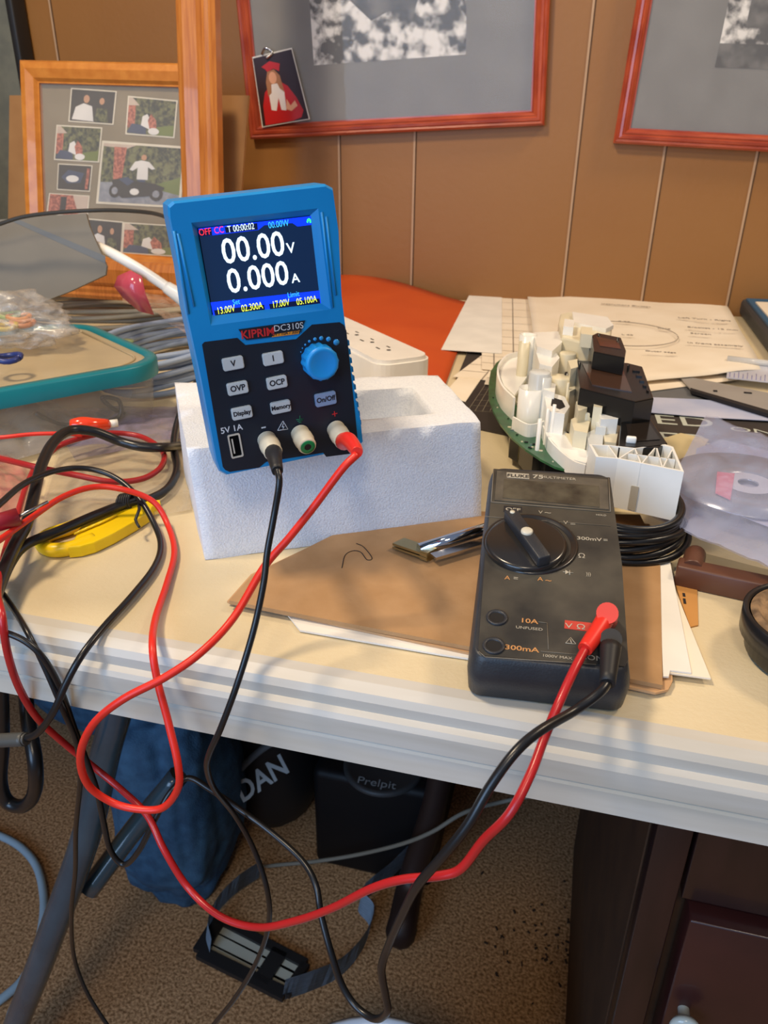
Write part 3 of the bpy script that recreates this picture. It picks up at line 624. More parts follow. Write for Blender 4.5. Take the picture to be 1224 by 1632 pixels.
paper(q, .0040, M_paper, 'ruled sheet second from the bottom, its lower edge just left of the green board', ruled(5, [.3, .65], q))
q = [(768, 470), (1000, 478), (1010, 610), (768, 588)]
paper(q, .0052, M_paper, 'grid-ruled sheet with tall columns on the left of the paper pile', ruled(11, [.08, .21, .36, .7], q))
paper([(752, 462), (800, 468), (800, 563), (703, 557)], .0062, M_paperw, 'blank slanted sheet at the left edge of the paper pile')
q = [(985, 600), (1165, 585), (1205, 600), (1010, 622)]
paper([(820, 470), (1195, 580), (1175, 605), (1030, 624)], .0045, M_paper, 'ruled sheet under the large drawing, its lower right border visible', None)
bm = newbm(); q4 = [T(765, 453, .010), T(1150, 495, .012), T(1216, 603, .012), T(1000, 612, .012)]
dq = [Z(838, 450, TZ+.012), Z(1156, 484, TZ+.012), Z(1218, 590, TZ+.010), Z(862, 622, TZ+.009)]
grid(bm, lambda u, v: bil(dq, u, v)+Vector((0, 0, .004*nz((u*4, v*3, 2)))), 22, 16, thick=.0006)
dr = solo('drawing_sheet', bm, [M_paper, M_line], 'large creased sheet with a pencilled circle and notes, on top of the paper pile', 'drawing', fix=False)
bm = newbm(); c = Z(990, 531, TZ+.0145)
ring = [c+Vector((math.cos(a)*.075, math.sin(a)*.075, .0005)) for a in (2*math.pi*k/48 for k in range(48))]
tube(bm, ring+[ring[0]], .0006, 4, n=0); link('pencil_circle', bm, M_line, dr)
for s, px, py, sz in [('Instrument Cluster', 958, 484, .010), ('Left Turn - Right', 1080, 506, .011), ('Bracket - 12 mm', 1095, 521, .010), ('Screen', 1100, 531, .010), ('In front assembly', 1095, 546, .010), ('hole', 1048, 523, .010), ('R 38', 985, 512, .009), ('L 40', 990, 533, .009), ('Outer edge', 1028, 559, .008)]:
    flat_text(s, px, py, px+60, py+4, sz, TZ+.0155, M_line, dr, name='pencil_note', ext=.0003)
dk = paper([(1000, 640), (1030, 622), (1120, 606), (1170, 640), (1040, 640)], .0030, mat('slate_grey_card', rgb(104, 106, 108), .6), 'dark grey card corner between the drawing and the white leaflet', cat='card', name='grey_card')
M_leaf = mat('bluish_white_paper', rgb(196, 200, 220), .5, var=rgb(160, 172, 205), vscale=12)
paper([(1010, 632), (1110, 636), (1260, 648), (1262, 672), (1130, 665), (1012, 655)], .0046, M_leaf, 'glossy bluish-white leaflet lying above the big letters of the craft mat', cat='leaflet', name='leaflet')
# steel rule and clear ruler
st = thing('steel_rule', 'flat grey steel rule with a dark lower edge lying across the leaflet', 'ruler', T(1150, 630))
bm = newbm(); prism(bm, [p.xy for p in (T(1080, 597, .008), T(1260, 633, .008), T(1262, 672, .008), T(1102, 621, .008))], TZ+.0065, TZ+.008); link('blade', bm, mat('dull_grey_steel', rgb(158, 154, 148), .4), st)
bm = newbm(); prism(bm, [p.xy for p in (T(1100, 621, .007), T(1262, 668, .007), T(1260, 674, .007), T(1101, 625, .007))], TZ+.0055, TZ+.0092); box(bm, tuple(T(1140, 623, .0086)), (.004, .004, .001)); box(bm, tuple(T(1192, 626, .0086)), (.008, .003, .001)); link('edge_strip', bm, M_ink, st)
cr_ = thing('clear_ruler', 'clear plastic ruler with a raised bright edge above the steel rule at the right', 'ruler', T(1200, 590))
bm = newbm(); prism(bm, [p.xy for p in (T(1160, 575, .011), T(1270, 588, .011), T(1270, 613, .011), T(1158, 601, .011))], TZ+.0095, TZ+.011); link('blade', bm, mat('milky_clear_plastic', rgb(222, 226, 240), .15, alpha=.75), cr_)
bm = newbm(); tube(bm, [T(1159, 572, .014), T(1270, 585, .014)], .0042, 10, n=0); link('grip_ridge', bm, mat('pale_grey_clear_plastic', rgb(206, 204, 198), .12), cr_)
bm = newbm()
for i in range(14): a = T(1163+7*i, 600.5+.8*i, .0113); b = T(1163.6+7*i, (594 if i % 2 else 591)+.8*i, .0113); tube(bm, [a, b], .0003, 4, n=0)
link('scale_marks', bm, mat('violet_blue_print', rgb(120, 120, 190), .5), cr_)
# blue and grey tray at the right end
bt = thing('document_tray', 'dark grey tray with a blue rim holding papers at the right edge by the wall', 'tray', T(1215, 520))
a, b, c, d = T(1176, 500, 0), T(1290, 505, 0), T(1360, 640, 0), T(1248, 600, 0)
bm = newbm(); prism(bm, [p.xy for p in (a, b, c, d)], TZ, TZ+.026, bev=.006); link('tray_body', bm, mat('dark_slate_plastic', rgb(62, 68, 72), .5), bt)
cen = (a+b+c+d)/4; inn = [cen+(p-cen)*.9 for p in (a, b, c, d)]; inn2 = [cen+(p-cen)*.72 for p in (a, b, c, d)]
bm = newbm(); prism(bm, [p.xy for p in inn], TZ+.026, TZ+.029); link('blue_rim', bm, mat('petrol_blue_print', rgb(40, 92, 128), .5), bt)
bm = newbm(); prism(bm, [p.xy for p in inn2], TZ+.029, TZ+.031); link('inner_sheet', bm, M_paper, bt)

# ------------------------------------------------------------ orange folder
bm = newbm(); of = [Z(535, 432, TZ+.03), Z(757, 485, TZ+.003), Z(700, 640, TZ+.002), Z(520, 600, TZ+.004)]
grid(bm, lambda u, v: bil(of, u, v)+Vector((0, 0, .012*math.sin(u*math.pi)*(1-v)*(1-u)+.002*nz((u*3, v*3, 5)))), 18, 14, thick=.0008)
solo('orange_folder', bm, mat('orange_red_card', rgb(204, 84, 28), .5, var=rgb(194, 74, 24), vscale=8), 'bright orange-red folder curling up against the wall behind the power strip', 'folder', fix=False)

# ------------------------------------------------------------ power strip
sp = Z(600, 545, TZ+.045); spx = (Z(642, 540, TZ+.052)-Z(562, 505, TZ+.052)); SM_ = frameM(Z(598, 548, TZ+.052), spx, (0, 0, 1))
ps = thing('power_strip', 'white power strip with grounded outlets and a white cord, behind the blue power supply', 'power strip', SM_)
e = hit(SM_, 652, 572); top = [hit(SM_, *p) for p in ((640, 532), (566, 505), (560, 560), (610, 590))]
bm = newbm(); Lx = e.x; Wd = .066; cx = Lx-.15
prism(bm, rrect(.30, Wd, .018, 6, cx, 0), -.051, -.004, M=SM_, smooth=False); prism(bm, rrect(.294, Wd-.006, .016, 6, cx, 0), -.004, 0, M=SM_)
link('housing', bm, mat('warm_white_plastic', rgb(238, 232, 220), .35), ps)
M_slot = mat('outlet_slot', rgb(50, 44, 40), .6)
o1 = hit(SM_, 608, 556); 
for k in range(6):
    ox = o1.x-.0385*k; bm = newbm()
    for sx_, sl in ((-.0064, .0078), (.0064, .0070)):
        box(bm, (ox-.004, sx_, 0), (sl, .0016, .0008), M=SM_)
    lathe(bm, [(.0024, .0004), (0, .0004)], SM_ @ Matrix.Translation((ox+.0085, 0, 0)), 12); link('outlet', bm, M_slot, ps)
bm = newbm(); tube(bm, wp([(302, 482, 'y', .85), (275, 464, 'y', .852), (235, 437, 'y', .855), (190, 410, 'y', .86), (155, 393, 'y', .868), (120, 380, 'y', .885), (60, 372, 'y', .90)]), .0062, 14); link('cord', bm, M_white, ps)
bm = newbm(); tube(bm, wp([(266, 458, 'y', .852), (284, 470, 'y', .85), (302, 482, 'y', .85), (340, 500, 'y', .84)]), lambda t: .0075+.004*t, 14, 4); link('strain_relief', bm, M_white, ps)

# ------------------------------------------------------------ framed pictures on the wall
M_cherry = wood('cherry_red_wood', rgb(186, 84, 50), rgb(150, 56, 34)); M_oak = wood('golden_oak', rgb(216, 140, 60), rgb(200, 122, 48), (9, 9, 9))
M_oakv = wood('golden_oak_dark', rgb(204, 130, 60), rgb(178, 104, 44), (40, 2.5, 2))
M_glass = mat('picture_glass', rgb(255, 255, 255), .03, alpha=.13, spec=.8)
def mitred(bm, M, x0, y0, x1, y1, prof, mi=0):
    """prof: (inward offset, height) along the moulding"""
    rings = []
    for d, z in prof: rings.append([bm.verts.new(M @ Vector(p)) for p in ((x0+d, y0+d, z), (x1-d, y0+d, z), (x1-d, y1-d, z), (x0+d, y1-d, z))])
    m_ = len(rings)
    for a in range(m_):
        A, B = rings[a], rings[(a+1) % m_]
        for i in range(4): face(bm, (A[i], A[(i+1) % 4], B[(i+1) % 4], B[i]), mi)
PROF = [(0, 0), (0, .014), (.003, .017), (.006, .016), (.0075, .018), (.011, .0185), (.013, .0165), (.015, .0175), (.018, .015), (.020, .012), (.022, .012), (.022, .008), (.022, 0)]
def wallM(px, py, ang, y=YW-.001):
    p = Y(px, py, y); return frameM(p, (math.cos(ang), 0, math.sin(ang)), (0, -1, 0))
def layer(bm, M, pts, z, mi=0): poly(bm, [M @ Vector((x, y, z)) for x, y in pts], mi)
def quad(x0, y0, x1, y1): return [(x0, y0), (x1, y0), (x1, y1), (x0, y1)]
M_bw = mat('black_and_white_photo_print', rgb(225, 222, 215), .5, var=rgb(20, 20, 20), vscale=45, vdetail=9, ramp=(.42, .58))
M_bwd = mat('dark_area_of_photo_print', rgb(90, 88, 84), .5, var=rgb(14, 14, 14), vscale=40, vdetail=8, ramp=(.4, .62))
M_gmat = mat('slate_grey_mat_board', rgb(108, 108, 106), .8)
# first picture
F1 = wallM(404, 222, math.radians(2.9)); e1_ = hit(F1, 868, 205)
w1, h1 = e1_.x, .40
pf = thing('framed_picture', 'black and white photograph in red wooden frame holding a graduate snapshot in its corner', 'picture', F1)
bm = newbm(); mitred(bm, F1, 0, 0, w1, h1, PROF); link('frame', bm, M_cherry, pf)
bm = newbm(); layer(bm, F1, quad(.02, .02, w1-.02, h1-.02), .008); link('mat_board', bm, M_gmat, pf)
pa = hit(F1, 503, 105); pb_ = hit(F1, 744, 85)
bm = newbm(); layer(bm, F1, quad(pa.x, pa.y, pb_.x, pa.y+.2), .0085, 0)
layer(bm, F1, [(pa.x+.06, pa.y+.09), (pa.x+.10, pa.y+.055), (pa.x+.14, pa.y+.07), (pa.x+.165, pa.y+.05), (pa.x+.18, pa.y+.09), (pa.x+.24, pa.y+.11), (pa.x+.24, pa.y+.2), (pa.x+.03, pa.y+.2)], .009, 1)
link('photograph', bm, [M_bw, M_bwd], pf)
bm = newbm(); layer(bm, F1, quad(.02, .02, w1-.02, h1-.02), .0105); link('glass', bm, M_glass, pf)
# second picture
F2 = wallM(977, 228, math.radians(-2.3)); pf2 = thing('framed_picture', 'black and white photograph in red wooden frame at the right edge of the wall', 'picture', F2)
bm = newbm(); mitred(bm, F2, 0, 0, .50, .42, PROF); link('frame', bm, M_cherry, pf2)
bm = newbm(); layer(bm, F2, quad(.02, .02, .48, .40), .008); link('mat_board', bm, M_gmat, pf2)
pa = hit(F2, 1138, 108); bm = newbm(); layer(bm, F2, quad(pa.x, pa.y, pa.x+.24, pa.y+.2), .0085, 0); layer(bm, F2, quad(pa.x, pa.y, pa.x+.24, pa.y+.03), .0088, 1); layer(bm, F2, quad(pa.x+.03, pa.y+.05, pa.x+.08, pa.y+.2), .0089, 1); link('photograph', bm, [M_bw, M_bwd], pf2)
bm = newbm(); layer(bm, F2, quad(.02, .02, .48, .40), .0105); link('glass', bm, M_glass, pf2)
# graduation snapshot tucked in the corner of the first frame
gq = [hit(F1, *p, .02) for p in ((418, 203), (494, 190), (466, 73), (412, 88))]
GM = frameM(F1 @ Vector((*gq[0].xy, .0205)), F1.to_3x3() @ (gq[1]-gq[0]), (0, -1, 0))
gw = (gq[1]-gq[0]).length; gh = (gq[3]-gq[0]).length*.98
C_ = lambda n_, r, g, b: mat(n_, rgb(r, g, b), .35)
gs = thing('snapshot', 'small snapshot of a graduate in red cap and gown, tucked into the frame corner', 'photo', GM)
bm = newbm(); prism(bm, [(0, 0), (gw, 0), (gw*.86, gh*1.02), (gw*.05, gh)], -.0008, 0, M=GM)
def gl(pts, z, mi): layer(bm, GM, [(x*gw, y*gh) for x, y in pts], z, mi)
gl([(.02, .01), (.98, .01), (.85, 1.0), (.06, .98)], .0001, 1)
gl([(.08, .02), (.10, .30), (.18, .48), (.32, .58), (.52, .60), (.66, .52), (.80, .34), (.90, .14), (.84, .05), (.66, .02)], .0003, 2)
gl([(.26, .55), (.36, .62), (.50, .60), (.58, .46), (.56, .18), (.46, .20), (.44, .38), (.36, .20), (.26, .22)], .0004, 3)
gl([(.24, .42), (.24, .62), (.30, .76), (.44, .78), (.54, .68), (.58, .44), (.50, .50), (.46, .58), (.34, .58), (.32, .46)], .0005, 4)
gl([(.33+.08*math.cos(a)+.06, .665+.085*math.sin(a)) for a in (2*math.pi*k/14 for k in range(14))], .0006, 5)
gl([(.20, .84), (.38, .90), (.58, .84), (.54, .74), (.44, .79), (.30, .76), (.27, .80)], .0007, 2)
gl([(.56, .20), (.66, .16), (.80, .22), (.76, .30), (.66, .24), (.60, .34)], .0007, 5)
link('photo_print', bm, [C_('photo_white_edge', 225, 222, 215), C_('photo_dark_brown', 52, 30, 28), C_('photo_red_gown', 190, 34, 34), C_('photo_white_stole', 228, 222, 220), C_('photo_blonde_hair', 168, 116, 78), C_('photo_skin', 224, 164, 130)], gs)
a = GM @ Vector((gw*.35, gh, .001)); bm = newbm(); tube(bm, [a+Vector((-.008, 0, 0)), a+Vector((0, -.002, .008)), a+Vector((.010, 0, .002)), a+Vector((0, -.003, -.006))], .0022, 8); link('corner_clip', bm, M_steel, gs)

# ------------------------------------------------------------ leaning frames and board at the left
def leanM(px, py, ybot, lean, yaw=0, roll=0, z=TZ):
    p = Z(px, py, z) if ybot is None else Y(px, py, ybot)
    n_ = Vector((math.sin(yaw)*math.cos(lean), -math.cos(yaw)*math.cos(lean), math.sin(lean)))
    x_ = Vector((math.cos(yaw), math.sin(yaw), 0)); y_ = n_.cross(x_); x2 = x_*math.cos(roll)+y_*math.sin(roll); return frameM(p, x2, n_)
# hardboard panel leaning on the wall
HB = leanM(12, 420, 1.21, math.radians(7)); hb = [hit(HB, *p) for p in ((12, 430), (375, 430), (396, 152), (15, 152))]
bm = newbm(); prism(bm, [p.xy for p in hb], -.006, 0, M=HB); solo('hardboard_panel', bm, [mat('brown_hardboard', rgb(166, 122, 74), .7, var=rgb(156, 112, 66))], 'plain brown board leaning on the wall behind the two oak frames', 'board')
# collage frame
CM = leanM(60, 410, 1.13, math.radians(11), roll=math.radians(-1.5))
c0 = hit(CM, 52, 412); c1 = hit(CM, 66, 100); cxr = hit(CM, 330, 412)
cw, ch = cxr.x-c0.x, c1.y-c0.y
cf = thing('collage_frame', 'oak frame holding a grey collage of motorcycle and family snapshots', 'picture', CM)
PROFO = [(0, -.006), (0, .012), (.003, .016), (.012, .018), (.024, .014), (.028, .009), (.030, .009), (.030, .002), (.030, -.006)]
bm = newbm(); mitred(bm, CM, c0.x, c0.y-.01, cxr.x, c1.y, PROFO); link('frame', bm, M_oak, cf)
bm = newbm(); layer(bm, CM, quad(c0.x+.025, c0.y+.015, cxr.x-.025, c1.y-.025), .002); link('mat_board', bm, mat('warm_grey_mat_board', rgb(134, 120, 92), .7), cf)
PH = [C_('snapshot_border', 226, 216, 192), mat('snapshot_foliage', rgb(112, 112, 66), .4, var=rgb(40, 44, 26), vscale=160, vdetail=6, ramp=(.4, .6)), mat('snapshot_brick', rgb(190, 112, 84), .4, var=rgb(140, 74, 54), vscale=240, ramp=(.45, .55)), mat('snapshot_road', rgb(150, 152, 156), .4, var=rgb(116, 120, 130), vscale=90), C_('snapshot_white', 226, 222, 214), C_('snapshot_dark', 52, 46, 36), C_('snapshot_grass', 110, 122, 52), C_('snapshot_skin', 196, 146, 108), C_('snapshot_denim', 62, 72, 96), C_('snapshot_roof', 200, 180, 160)]
PHm = {k: i for i, k in enumerate(['bord', 'fol', 'brick', 'road', 'white', 'dark', 'grass', 'skin', 'denim', 'roof'])}
def snap(qpx, shapes, label=None):
    Q = [hit(CM, *p, .003) for p in qpx]; bm = newbm()
    def P2(u, v, z): p = bil(Q, u, v); return CM @ Vector((p.x, p.y, z))
    poly(bm, [P2(u, v, .003) for u, v in quad(-.03, -.04, 1.03, 1.04)], 0)
    for k, (m, pts) in enumerate(shapes): poly(bm, [P2(u, v, .0032+.00012*k) for u, v in pts], PHm[m])
    o = link('snapshot', bm, PH, cf, label=label, fix=False); return o
full = quad(0, 0, 1, 1)
def ell(cx, cy, rx, ry, n=12): return [(cx+rx*math.cos(2*math.pi*k/n), cy+ry*math.sin(2*math.pi*k/n)) for k in range(n)]
couple = [('dark', full), ('white', [(.05, .95), (.12, .55), (.3, .42), (.5, .5), (.56, .98)]), ('skin', ell(.36, .28, .07, .13)), ('skin', ell(.72, .32, .06, .11)), ('fol', [(.58, .98), (.62, .55), (.85, .55), (.9, .98)])]
brickh = [('fol', full), ('brick', [(0, .15), (.16, .15), (.16, .8), (0, .85)]), ('roof', [(0, 0), (.08, 0), (.24, .2), (0, .22)]), ('grass', [(.5, .8), (1, .68), (1, 1), (.5, 1)]), ('denim', [(0, .98), (.1, .72), (.4, .75), (.42, 1)]), ('white', [(.3, .75), (.32, .5), (.42, .42), (.5, .6), (.48, .85)]), ('brick', [(.44, .6), (.5, .4), (.62, .6), (.64, .85), (.5, .9)]), ('white', ell(.58, .9, .12, .1))]
snap([(115, 142), (184, 147), (179, 197), (111, 192)], couple)
snap([(206, 155), (281, 162), (276, 218), (202, 212)], brickh)
snap([(92, 201), (161, 205), (156, 257), (88, 253)], brickh)
snap([(94, 262), (146, 265), (142, 304), (92, 301)], [('dark', full), ('denim', [(.1, .5), (.3, .2), (.8, .3), (.7, .7), (.3, .75)]), ('white', ell(.45, .55, .2, .14)), ('brick', [(.88, .1), (.97, .1), (.95, .95), (.86, .95)])])
snap([(80, 309), (141, 313), (138, 345), (76, 340)], [('brick', full), ('roof', [(.6, 0), (1, 0), (1, 1), (.8, 1)]), ('dark', quad(.3, .1, .45, .9))])
moto = [('fol', full), ('grass', [(.6, .7), (1, .5), (1, .85), (.6, .9)]), ('road', [(0, .66), (.35, .64), (.6, .7), (1, .82), (1, 1), (0, 1)]), ('roof', [(0, 0), (.42, 0), (.3, .07), (0, .05)]), ('brick', [(.14, .05), (.3, .05), (.27, .6), (.16, .6)]), ('fol', [(0, .12), (.12, .12), (.14, .6), (0, .62)]),
        ('denim', quad(.47, .55, .57, .85)), ('white', [(.36, .42), (.42, .28), (.5, .25), (.6, .27), (.68, .38), (.64, .4), (.59, .36), (.6, .58), (.46, .58), (.46, .38), (.4, .44)]), ('skin', ell(.53, .2, .035, .05)),
        ('dark', ell(.2, .8, .075, .12)), ('dark', ell(.72, .82, .085, .12)), ('dark', [(.15, .62), (.3, .56), (.5, .62), (.7, .64), (.82, .7), (.74, .84), (.3, .92), (.2, .82)]), ('road', ell(.2, .8, .04, .065)), ('road', ell(.72, .82, .045, .065)), ('white', ell(.45, .8, .06, .06, 8)), ('denim', [(.24, .6), (.34, .55), (.44, .62), (.36, .7)])]
snap([(166, 228), (292, 237), (284, 328), (157, 321)], moto)
snap([(141, 350), (195, 355), (192, 402), (138, 398)], couple); snap([(199, 356), (296, 362), (294, 408), (196, 402)], brickh)
bm = newbm(); layer(bm, CM, quad(c0.x+.025, c0.y+.015, cxr.x-.025, c1.y-.025), .0065); link('glass', bm, M_glass, cf)
# tall oak frame standing in front
TM = leanM(300, 430, 1.055, math.radians(8), roll=math.radians(.0))
ta = hit(TM, 357, 472); tl_ = hit(TM, 20, 445); tt = hit(TM, 355, 2)
tf = thing('tall_oak_frame', 'tall empty oak frame standing in front of the snapshot collage', 'picture frame', TM)
PROFT = [(0, -.006), (0, .010), (.004, .014), (.007, .012), (.011, .014), (.015, .012), (.019, .017), (.034, .019), (.042, .014), (.044, .010), (.044, -.006)]
bm = newbm(); mitred(bm, TM, ta.x-.62, ta.y-.015, ta.x+.0, ta.y+.72, [(d*1.28, z) for d, z in PROFT]); link('frame', bm, M_oakv, tf)
# grey upright case at the far left
gc = thing('upright_case', 'grey-green upright case with black edging at the far left against the wall', 'case', Vector((-1.30, 1.33, TZ)))
bm = newbm(); xr = Y(30, 100, 1.345).x; box(bm, (xr-.20, 1.362, TZ+.36), (.40, .026, .72), bev=.004); link('case_body', bm, mat('grey_green_vinyl', rgb(112, 112, 98), .7, var=rgb(96, 98, 88), vscale=30), gc)
bm = newbm(); box(bm, (xr+.003, 1.358, TZ+.36), (.014, .036, .725), bev=.003); link('edging', bm, M_blk2, gc)

# ------------------------------------------------------------ instrument cluster circuit assembly
ic = thing('circuit_assembly', 'green circuit board with white and cream plastic housings and black display modules', 'circuit board', T(930, 680))
M_pcb = mat('green_solder_mask', rgb(34, 98, 56), .35, var=rgb(24, 78, 44), vscale=90, coat=.3)
M_pcbe = mat('pale_board_edge', rgb(170, 184, 150), .6)
M_wh = mat('gloss_white_abs', rgb(244, 243, 236), .25); M_cr = mat('cream_nylon', rgb(226, 216, 186), .4); M_clr = mat('frosted_plastic', rgb(236, 238, 234), .2, alpha=.7)
M_bk = mat('gloss_black_abs', rgb(24, 23, 22), .25); M_brn = mat('brown_display_glass', rgb(74, 52, 40), .15, coat=.4)
def hp(px, h): return [Z(a, b, TZ+h).xy for a, b in px]
def slab(px, h0, h1, bm=None, mi=0, bev=0, hat=None):
    bm = bm or newbm(); prism(bm, hp(px, hat if hat is not None else h1), TZ+h0, TZ+h1, mi=mi, bev=bev); return bm
out = [(822, 562), (805, 568), (791, 578), (782, 592), (779, 610), (779, 635), (786, 655), (797, 675), (815, 697), (838, 716), (862, 732), (885, 744), (915, 752), (960, 752), (1010, 740), (1030, 700), (1000, 640), (960, 580), (900, 550)]
bm = slab(out, .0300, .0318); slab(out, .0292, .0300, bm, 1)
pcb = link('circuit_board', bm, [M_pcb, M_pcbe], ic)
random.seed(3)
for k in range(34):
    t = random.random(); i = int(3+t*10); a, b = out[i], out[i+1]; f = random.random(); ins = .04+.16*random.random()
    px = a[0]*(1-f)+b[0]*f; py = a[1]*(1-f)+b[1]*f; px = px*(1-ins)+930*ins; py = py*(1-ins)+640*ins
    p = Z(px, py, TZ+.0318); bm = newbm(); s_ = random.choice([.0012, .0018, .003]); box(bm, (p.x, p.y, p.z+.0004), (s_, s_*.6, .0009)); link('solder_component', bm, random.choice([M_steel, M_ink, M_cr]), pcb)
for L in ([(828, 718), (850, 722), (870, 742), (848, 742)], [(850, 728), (880, 742), (900, 752), (868, 752)], [(812, 690), (826, 700), (826, 716), (812, 708)]):
    link('connector', slab(L, .008, .0292, hat=.02), M_bk, ic)
# white carrier with openings suggested by raised walls
link('carrier_plate', slab([(838, 600), (815, 612), (822, 640), (845, 668), (870, 682), (900, 682), (925, 712), (985, 722), (1040, 706), (1012, 650), (985, 600), (955, 555), (905, 540), (862, 560)], .0318, .0345), M_cr, ic)
def wall(pl, h0, h1, th=.0014, m=M_wh, name='curved_wall', hh=None):
    P = smoothpath([Vector((*Z(a, b, TZ+(hh if hh is not None else h1)).xy, 0)) for a, b in pl], 6); L = []; R_ = []
    for i, p in enumerate(P):
        d = (P[min(i+1, len(P)-1)]-P[max(i-1, 0)]).normalized(); s_ = Vector((-d.y, d.x, 0))*th/2; L.append(p+s_); R_.append(p-s_)
    bm = newbm(); A = [[bm.verts.new((p.x, p.y, TZ+h)) for p in Q] for Q, h in ((L, h0), (L, h1), (R_, h1), (R_, h0))]
    for i in range(len(P)-1):
        for k in range(4): face(bm, (A[k][i], A[k][i+1], A[(k+1) % 4][i+1], A[(k+1) % 4][i]), 0, False)
    for i in (0, -1): face(bm, [A[k][i] for k in range(4)])
    return link(name, bm, m, ic)
wall([(828, 560), (808, 566), (796, 580), (794, 596), (802, 616), (820, 634)], .0318, .052, .002)
link('shelf', slab([(828, 562), (808, 568), (797, 582), (796, 597), (803, 614), (820, 630), (832, 612), (850, 585), (858, 560)], .044, .047), M_wh, ic)
wall([(818, 664), (842, 676), (864, 672), (880, 662), (895, 664)], .0318, .043, .0016)
def cyl(px, py, h0, h1, rpx, m=M_wh, name='gauge_post', top=True, open_=True, seg=28):
    c = Z(px, py, TZ+h1); r = rpx/FOC*(c-CAM).dot(FV); Mx = Matrix.Translation((c.x, c.y, TZ)); bm = newbm()
    if open_: lathe(bm, [(r*.98, h0), (r, h1), (r*.86, h1), (r*.84, h1-.006), (0, h1-.006)], Mx, seg)
    else: lathe(bm, [(r, h0), (r, h1-.001), (r*.9, h1), (0, h1)], Mx, seg)
    return link(name, bm, m, ic)
cyl(847, 618, .032, .064, 20, open_=True); cyl(861, 592, .045, .078, 17, M_clr, open_=False)
cyl(842, 533, .036, .085, 14); cyl(836, 545, .036, .080, 9, M_cr)
cyl(870, 600, .035, .075, 10, M_clr); cyl(905, 562, .035, .078, 14, M_cr, 'gauge_motor', open_=False); cyl(893, 600, .035, .070, 18, M_cr, 'gauge_motor', open_=False); cyl(935, 655, .035, .062, 11, M_cr, 'gauge_motor', open_=False)
cyl(906, 594, .06, .072, 6, M_bk, 'motor_shaft'); cyl(912, 545, .07, .08, 3, M_bk, 'motor_shaft')
# box shaped housings of the upper end
link('upper_housing', slab([(893, 500), (905, 497), (960, 508), (976, 520), (972, 540), (940, 548), (895, 536), (890, 515)], .034, .088, bev=.002), M_cr, ic)
link('upper_cover', slab([(912, 497), (968, 505), (978, 518), (966, 524), (915, 514)], .088, .092), M_wh, ic)
link('side_housing', slab([(850, 530), (890, 528), (896, 545), (880, 560), (856, 552)], .034, .084), M_wh, ic)
link('side_housing', slab([(852, 553), (880, 553), (892, 570), (880, 585), (860, 580)], .034, .078), M_wh, ic)
link('wing_housing', slab([(868, 632), (880, 626), (900, 632), (908, 648), (900, 660), (872, 655)], .034, .060), M_wh, ic)
link('wing_opening', slab([(880, 633), (896, 638), (901, 648), (892, 652), (878, 646)], .060, .0603), M_ink, ic)
for L, h0, h1, m in [([(918, 640), (932, 634), (936, 650), (922, 655)], .034, .066, M_cr), ([(948, 626), (962, 632), (960, 650), (946, 648)], .034, .070, M_cr), ([(952, 650), (975, 646), (990, 654), (985, 668), (958, 668)], .034, .064, M_wh),
        ([(910, 668), (925, 662), (940, 672), (936, 690), (915, 686)], .034, .056, M_cr), ([(935, 690), (948, 684), (962, 690), (960, 712), (938, 708)], .034, .052, M_clr), ([(960, 684), (975, 680), (985, 690), (982, 706), (964, 704)], .034, .052, M_cr), ([(900, 690), (918, 692), (930, 706), (912, 708)], .034, .044, M_cr), ([(950, 668), (966, 672), (966, 682), (950, 680)], .034, .058, M_clr)]:
    link('connector_housing', slab(L, h0, h1), m, ic)
for a, b, c_ in ((930, 605, .075), (944, 612, .075), (956, 628, .074), (906, 610, .07)): cyl(a, b, .034, c_, 2.2, M_cr, 'locating_pin', seg=8)
cyl(861, 668, .025, .058, 3.5, M_wh, 'locating_pin', seg=12); cyl(884, 645, .03, .066, 3, M_wh, 'locating_pin', seg=12); cyl(874, 652, .03, .062, 3, M_wh, 'locating_pin', seg=12)
link('dark_opening', slab([(862, 664), (890, 668), (884, 676), (860, 672)], .0346, .036), M_ink, ic); link('dark_opening', slab([(890, 690), (905, 688), (925, 705), (940, 718), (920, 716)], .0346, .036), M_ink, ic)
# leaf shaped reflector
lf = [(866, 676), (884, 676), (904, 690), (914, 706), (930, 716), (943, 722), (934, 738), (912, 732), (892, 716), (876, 698)]
bm = slab(lf, .040, .0425); link('leaf_reflector', bm, M_wh, ic); wall([(866, 678), (876, 700), (893, 718), (914, 734), (934, 741)], .0300, .0425, .0014, M_wh, 'curved_wall')
# black display modules
link('display_module', slab([(943, 534), (952, 530), (990, 538), (998, 558), (996, 570), (946, 560)], .081, .096, bev=.001), M_bk, ic)
dm = link('display_module', slab([(918, 574), (1000, 578), (1024, 584), (1042, 634), (1012, 640), (924, 618)], .058, .080, bev=.001), M_bk, ic)
link('display_glass', slab([(928, 579), (992, 587), (1007, 624), (944, 613)], .080, .0806), M_brn, dm)
link('display_module', slab([(990, 672), (1038, 668), (1064, 706), (1048, 714), (986, 712)], .040, .062, bev=.001), M_bk, ic)
for a, b, h in ((961, 574, .080), (986, 566, .080), (936, 623, .068), (981, 632, .072), (1022, 652, .068), (1006, 700, .064)):
    p = Z(a, b, TZ+h); bm = newbm(); box(bm, (p.x, p.y-.001, p.z), (.007, .004, .005), bev=.001); link('latch', bm, M_wh, ic)
tm_ = slab([(950, 536), (984, 543), (990, 556), (956, 551)], .096, .0964); link('display_glass', tm_, M_brn, ic)
for k in range(5): link('vent_rib', slab([(1008+k*5.5, 588+k*8), (1019+k*3.6, 589+k*8), (1020+k*3.6, 591.5+k*8), (1009+k*5.5, 590.5+k*8)], .080, .0812), M_bk, dm)
